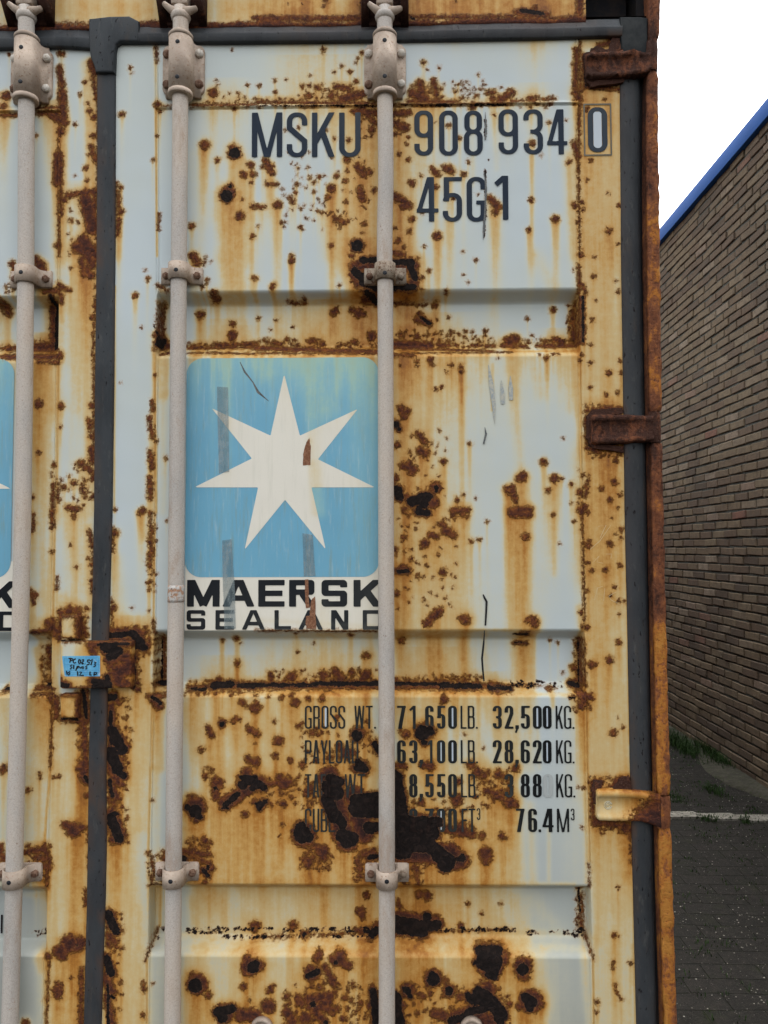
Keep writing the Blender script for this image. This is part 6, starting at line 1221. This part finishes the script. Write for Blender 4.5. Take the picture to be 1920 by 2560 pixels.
def streaks(name, sts, rad, mat, y=-0.0018, label=None):
    if name in ('scratch', 'scuff_mark') and len(sts) > 1:
        for s_ in sts: streaks(name, [s_], rad, mat, y)
        return

    o = scrawl(name, sts, rad, y, door_r, mat, conv=lambda a, b: (a, b)); 
    if label: o['label'] = label
    return o
streaks('marker_line', [[(1207.8, 1486), (1211, 1494), (1216.5, 1504), (1215.5, 1530), (1213.5, 1564)], [(1211.4, 1576), (1209, 1610), (1205, 1646), (1207, 1675), (1210, 1703)]], [0.0010, 0.0021, 0.0023, 0.0021, 0.0017], M_marker, label='black marker stroke')
door_r_line2 = None
M_gouge = simple('grey_gouge', (0.09, 0.10, 0.105), (0.17, 0.17, 0.16), 300, rough=0.6, bump=0.0003)
streaks('scratch', [[(1212, 1068), (1215, 1085), (1209, 1110)] , [(1213, 280), (1215, 330), (1213, 350)], [(1211, 430), (1215, 470), (1213, 520), (1210, 570), (1208, 600)]], [0.0004, 0.0024, 0.0016, 0.0026, 0.0003], M_gouge)
streaks('scuff_mark', [[(1221, 912), (1228, 960), (1234, 1010), (1237, 1060)], [(1253, 950), (1256, 985), (1257, 1010)], [(1276, 940), (1277, 970), (1278, 1000)]], [0.0006, 0.0050, 0.0040, 0.0004], M_scuff)
streaks('scuff_mark', [[(600, 905), (612, 930), (632, 955), (645, 980), (672, 1003)]], [0.0006, 0.0022, 0.0013, 0.0030, 0.0005], M_gouge)
M_scr = simple('thin_scratch', (0.62, 0.50, 0.28), (0.68, 0.58, 0.36), 200, rough=0.5, bump=0.0002)
streaks('scratch', [[(1495, 1316), (1515, 1313), (1500, 1345)], [(1527, 1313), (1500, 1352), (1476, 1373)], [(1484, 1405), (1498, 1390), (1492, 1405), (1508, 1408)], [(1515, 1385), (1530, 1385), (1527, 1396)], [(1486, 1500), (1494, 1470), (1506, 1466)], [(1512, 1470), (1509, 1502)], [(1540, 1480), (1522, 1490), (1528, 1500), (1550, 1511)]], [0.0003, 0.0005, 0.0004], M_scr)

# ------------------------------------------------------------------ ground
def m_ground():
    t = NT('mossy_clinker_paving')
    tc = t.pos
    sep = t.n('ShaderNodeSeparateXYZ'); t.l(tc, sep.inputs[0])
    br = t.n('ShaderNodeTexBrick'); br.inputs['Scale'].default_value = 1.0; br.inputs['Brick Width'].default_value = 0.205; br.inputs['Row Height'].default_value = 0.0975
    br.inputs['Mortar Size'].default_value = 0.004; br.inputs['Mortar Smooth'].default_value = 0.6; br.offset = 0.5
    wv = t.noise(2.2, 3, 0.5); 
    vm = t.n('ShaderNodeVectorMath'); vm.operation = 'ADD'; cb = t.n('ShaderNodeCombineXYZ'); t.l(t.math('MULTIPLY', t.math('SUBTRACT', wv, 0.5), 0.05), cb.inputs[1]); t.l(tc, vm.inputs[0]); t.l(cb.outputs[0], vm.inputs[1])
    t.l(vm.outputs[0], br.inputs['Vector'])
    br.inputs['Color1'].default_value = (0.021, 0.019, 0.017, 1); br.inputs['Color2'].default_value = (0.017, 0.016, 0.014, 1); br.inputs['Mortar'].default_value = (0.014, 0.014, 0.011, 1)
    n1 = t.noise(35, 6, 0.7); n2 = t.noise(260, 4, 0.7); n3 = t.noise(1.3, 4, 0.6); n4 = t.noise(7, 5, 0.7)
    col = t.mix(t.math('MULTIPLY', t.step(n1, 0.45, 0.7), 0.45), br.outputs['Color'], (0.040, 0.035, 0.029))
    moss = t.math('MULTIPLY', t.step(n4, 0.54, 0.68), t.math('ADD', 0.3, t.math('MULTIPLY', br.outputs['Fac'], 0.6)))
    col = t.mix(t.math('MULTIPLY', moss, 0.7), col, (0.024, 0.032, 0.011))
    grit = t.step(t.noise(300, 4, 0.6), 0.60, 0.68)
    col = t.mix(t.math('MULTIPLY', grit, 0.7), col, (0.11, 0.10, 0.08))
    col = t.mix(t.step(n2, 0.42, 0.30), col, (0.014, 0.014, 0.012))
    h = t.math('ADD', t.math('MULTIPLY', br.outputs['Fac'], -1.0), t.math('ADD', n1, t.math('MULTIPLY', n2, 0.8)))
    t.bump(h, 0.006)
    return t.done(col, 0.95, 0.0, 0.10)
M_ground = m_ground()
gx = np.concatenate([[-60, -20, -6, -2.4], np.linspace(-2.0, 3.2, 40), [6, 20, 60]]); gy = np.concatenate([[-60, -20, -6, -2], np.linspace(-1, 8, 60), [14, 30, 80]])
XX, YY = np.meshgrid(gx, gy)
g = grid_mesh('ground', XX, YY, wob(XX, YY, 0.004, 2.5, 8)*(np.abs(XX) < 6)*(np.abs(YY) < 12), M_ground, None)
g['kind'] = 'structure'
# white painted row of stones
M_white = simple('worn_road_paint', (0.15, 0.14, 0.115), (0.25, 0.235, 0.20), 30, 0.35, 0.6, 0.9, 0.001, c3=(0.035, 0.037, 0.026), s3=60, lo3=0.50, hi3=0.60)
bm = bmesh.new(); x = -1.2; wpts = []
a0 = G(1680, 2040); b0 = G(1920, 2052)
slope = (b0[1]-a0[1])/(b0[0]-a0[0]); rs = random.Random(4)
x = a0[0]-0.9
while x < 2.42:
    L = 0.198+rs.uniform(-.012, .012); yc = a0[1]+slope*(x-a0[0])+rs.uniform(-.006, .006); d = 0.046+rs.uniform(-.006, .006)
    sk = rs.uniform(0.012, 0.04)
    vs = [bm.verts.new((x+sk, yc-d, 0.011)), bm.verts.new((x+L+sk, yc-d+rs.uniform(-.004, .004), 0.011)), bm.verts.new((x+L-sk*.4, yc+d, 0.011)), bm.verts.new((x-sk*.4, yc+d+rs.uniform(-.005, .005), 0.011))]
    lo = [bm.verts.new((v.co.x, v.co.y, -0.01)) for v in vs]
    bm.faces.new(vs)
    for i in range(4): bm.faces.new((vs[i], lo[i], lo[(i+1) % 4], vs[(i+1) % 4]))
    x += L+0.012
wl = bmobj('road_marking', bm, M_white, None, False); wl['kind'] = 'structure'
# ------------------------------------------------------------------ brick building
XWALL = G(1673.5, 1820)[0]*0.5+G(1920, 1978)[0]*0.5
def top_z(px, py):
    d = ray(px, py); k = XWALL/d[0]; return float(CAM[2]+k*d[2])
ZFB = (top_z(1650, 613)+top_z(1920, 305))/2; ZFT = (top_z(1650, 583)+top_z(1920, 258))/2
print('wall x', XWALL, 'fascia', ZFB, ZFT, 'ext', XR, 'lens', cam_d.lens)
bld = thing('brick_building', 'dark brown brick building with a blue roof edge beyond the container', 'building', (XWALL+3, 4, 0))
def m_brick():
    t = NT('old_brown_brick')
    R = t.attr('tone')
    n1 = t.noise(26, 6, 0.7); n2 = t.noise(170, 5, 0.7); n3 = t.noise(1.2, 3, 0.5)
    col = t.ramp(R, [(0.0, (0.100, 0.075, 0.055)), (0.15, (0.135, 0.095, 0.066)), (0.5, (0.165, 0.123, 0.080)), (0.85, (0.185, 0.142, 0.092)), (0.95, (0.24, 0.19, 0.14)), (1.0, (0.19, 0.095, 0.068))])[0]
    col = t.mix(t.math('MULTIPLY', t.step(n1, 0.40, 0.66), 0.50), col, (0.085, 0.068, 0.054))
    col = t.mix(t.math('MULTIPLY', t.step(n2, 0.58, 0.70), 0.40), col, (0.24, 0.20, 0.16))
    col = t.mix(t.math('MULTIPLY', t.step(n2, 0.44, 0.32), 0.6), col, (0.035, 0.028, 0.024))
    col = t.mix(t.math('MULTIPLY', t.step(n3, 0.42, 0.62), 0.35), col, (0.075, 0.062, 0.050))
    t.bump(t.math('ADD', n1, t.math('MULTIPLY', n2, 0.7)), 0.004)
    return t.done(col, 0.92, 0.0, 0.12)
M_brick = m_brick()
M_mortar = simple('dark_mortar', (0.060, 0.064, 0.055), (0.095, 0.098, 0.086), 60, rough=0.95, bump=0.002)
M_fascia = simple('blue_roof_edge', (0.014, 0.085, 0.31), (0.018, 0.095, 0.34), 3, rough=0.7, bump=0.0001)
M_fascia2 = simple('grey_roof', (0.10, 0.10, 0.10), (0.14, 0.14, 0.14), 3, rough=0.7)
verts, faces, tone = [], [], []
rs = np.random.RandomState(3)
CH, BL = 0.0625, 0.217
nrow = int((ZFB-0.02)/CH)+1
for r in range(nrow):
    z = 0.0+r*CH
    y = -1.5-(0.5*BL if r % 2 else 0)+rs.uniform(-.012, .012)
    near_lo, near_hi = 2.2, 9.5
    while y < 12.5:
        L = BL-0.0115+rs.uniform(-.006, .006)
        dz = rs.uniform(-.004, .004, 2); h = CH-0.013
        x = XWALL+rs.uniform(-.003, .004); tl = rs.uniform(-.0035, .0035)
        zt_ = min(z+h, ZFB+0.03)
        fx = [x+tl, x-tl]; k = 0.004
        o = len(verts)
        verts += [(fx[0]+k, y, z+dz[0]), (fx[1]+k, y+L, z+dz[1]), (fx[1]+k, y+L, zt_+dz[1]), (fx[0]+k, y, zt_+dz[0]),
                  (fx[0], y+k, z+k+dz[0]), (fx[1], y+L-k, z+k+dz[1]), (fx[1], y+L-k, zt_-k+dz[1]), (fx[0], y+k, zt_-k+dz[0]),
                  (XWALL+.02, y, z+dz[0]), (XWALL+.02, y+L, z+dz[1]), (XWALL+.02, y+L, zt_+dz[1]), (XWALL+.02, y, zt_+dz[0])]
        faces += [(o+4, o+7, o+6, o+5)]
        for a in range(4):
            b = (a+1) % 4
            faces += [(o+a, o+4+a, o+4+b, o+b), (o+8+a, o+a, o+b, o+8+b)]
        tone += [rs.random_sample()]*12
        y += L+0.0115+rs.uniform(-.002, .002)
obj('wall', verts, faces, M_brick, bld, False, {'tone': tone})
bm = bmesh.new(); add_box(bm, XWALL+0.010, XWALL+0.25, -1.6, 12.6, 0.0, ZFB+0.02)
bmobj('mortar', bm, M_mortar, bld, False)
bm = bmesh.new(); add_box(bm, XWALL+0.25, XWALL+8, -1.6, 12.6, 0.0, ZFB-0.02)
bmobj('rear_wall', bm, M_mortar, bld, False)
bm = bmesh.new(); add_box(bm, XWALL-0.035, XWALL+0.02, -1.65, 12.7, ZFB, ZFT, 0.004); bmobj('roof_edge', bm, M_fascia, bld)
bm = bmesh.new(); add_box(bm, XWALL+0.02, XWALL+8.1, -1.65, 12.7, ZFT-0.05, ZFT-0.01); bmobj('roof', bm, M_fascia2, bld, False)
# ------------------------------------------------------------------ pebbles, litter, moss, grass
M_peb = simple('pale_grit', (0.14, 0.13, 0.105), (0.30, 0.285, 0.24), 50, rough=0.8)
vs, fc = [], []; rs = random.Random(12)
for i in range(6500):
    y = 0.6+7.0*rs.random()**1.3; x = rs.uniform(0.55, XWALL-0.02)
    s = 0.0011+0.0030*rs.random()**3; o = len(vs); n = 5; a0_ = rs.uniform(0, 6.28); e = rs.uniform(.5, 1)
    for k in range(n):
        a = a0_+k*6.283/n; vs.append((x+s*math.cos(a), y+s*e*math.sin(a), 0.004))
    vs.append((x, y, 0.004+s*0.8))
    fc += [(o+k, o+(k+1) % n, o+n) for k in range(n)]
p_ = obj('gravel', vs, fc, M_peb, None); p_['kind'] = 'stuff'
M_grass = simple('grass_blades', (0.014, 0.036, 0.007), (0.028, 0.060, 0.012), 40, rough=0.6, bump=0)
M_moss = simple('moss', (0.030, 0.048, 0.012), (0.050, 0.075, 0.018), 90, rough=0.9, bump=0.002)
def blades(vs, fc, cx, cy, sx, sy, n, h):
    for i in range(n):
        x, y = cx+rs.gauss(0, sx), cy+rs.gauss(0, sy); x = min(x, XWALL-0.015)
        a = rs.uniform(0, 6.28); L = h*rs.uniform(.4, 1.2); w_ = 0.0018; lx, ly = math.cos(a)*L*rs.uniform(.2, .7), math.sin(a)*L*rs.uniform(.2, .7)
        px_, py_ = -math.sin(a)*w_, math.cos(a)*w_; o = len(vs)
        vs += [(x-px_, y-py_, 0), (x+px_, y+py_, 0), (x+lx*.4+px_, y+ly*.4+py_, L*.6), (x+lx*.4-px_, y+ly*.4-py_, L*.6), (x+lx, y+ly, L)]
        fc += [(o, o+1, o+2, o+3), (o+3, o+2, o+4)]
def gp(px, py): return G(px, py, 0.0)
TUFTS = [((1684, 1850), .06, .22, 520, .06, 'lush grass tuft half hidden behind the rusty container post'), ((1705, 1868), .06, .16, 480, .055, 'dense green grass tuft just right of the rusty post, in front of the brick wall'), ((1722, 1882), .04, .09, 260, .05, 'low tail end of the grass beside the rusty post'),
         ((1784, 1887), .05, .12, 460, .08, 'tall grass tuft growing against the foot of the brick wall'), ((1804, 1908), .04, .10, 420, .07, 'shorter grass tuft at the wall foot, nearest the camera')]
for (px, py), sx, sy, n, h, lab in TUFTS:
    vs, fc = [], []; cx, cy = gp(px, py); blades(vs, fc, cx, cy, sx, sy, n, h)
    o = obj('grass_tuft', vs, fc, M_grass, None, False); o['label'] = lab; o['category'] = 'grass tuft'; o['group'] = 'grass tufts along the foot of the brick wall'
vs, fc = [], []
for px, py, sx, sy, n, h in ((1782, 1975, .03, .05, 160, .03), (1795, 1985, .03, .05, 110, .025), (1690, 1998, .03, .05, 110, .025), (1770, 2050, .03, .02, 120, .03), (1857, 2050, .03, .02, 90, .028), (1865, 2058, .02, .02, 60, .02), (1775, 1908, .06, .05, 160, .02), (1885, 2030, .03, .03, 60, .015)):
    cx, cy = gp(px, py); blades(vs, fc, cx, cy, sx, sy, n, h)
for i in range(700):
    blades(vs, fc, rs.uniform(0.6, XWALL), rs.uniform(0.6, 7), .015, .02, 9, .014)
p_ = obj('grass', vs, fc, M_grass, None, False); p_['kind'] = 'stuff'
# sandy verge of dirt along the wall foot
M_verge = simple('sandy_dirt', (0.030, 0.028, 0.021), (0.055, 0.050, 0.038), 18, 0.35, 0.65, 0.95, 0.004, c3=(0.028, 0.034, 0.014), s3=60, lo3=0.52, hi3=0.62)
yv = np.linspace(2.4, 12, 160); ed = np.array([0.10+0.07*math.sin(q*2.1)+0.04*math.sin(q*5.3+1)+0.12*max(0, q-4.5)/3+rs.uniform(-.012, .012) for q in yv])
X = np.stack([XWALL+.01+0*yv, XWALL-ed*.5, XWALL-ed, XWALL-ed-.01], 1); Z = np.stack([0.022+0*yv, 0.016+0*yv, 0.007+0*yv, -0.008+0*yv], 1); Y = np.stack([yv]*4, 1)
v_ = grid_mesh('dirt_verge', X, Y, Z, M_verge, None); v_['kind'] = 'structure'
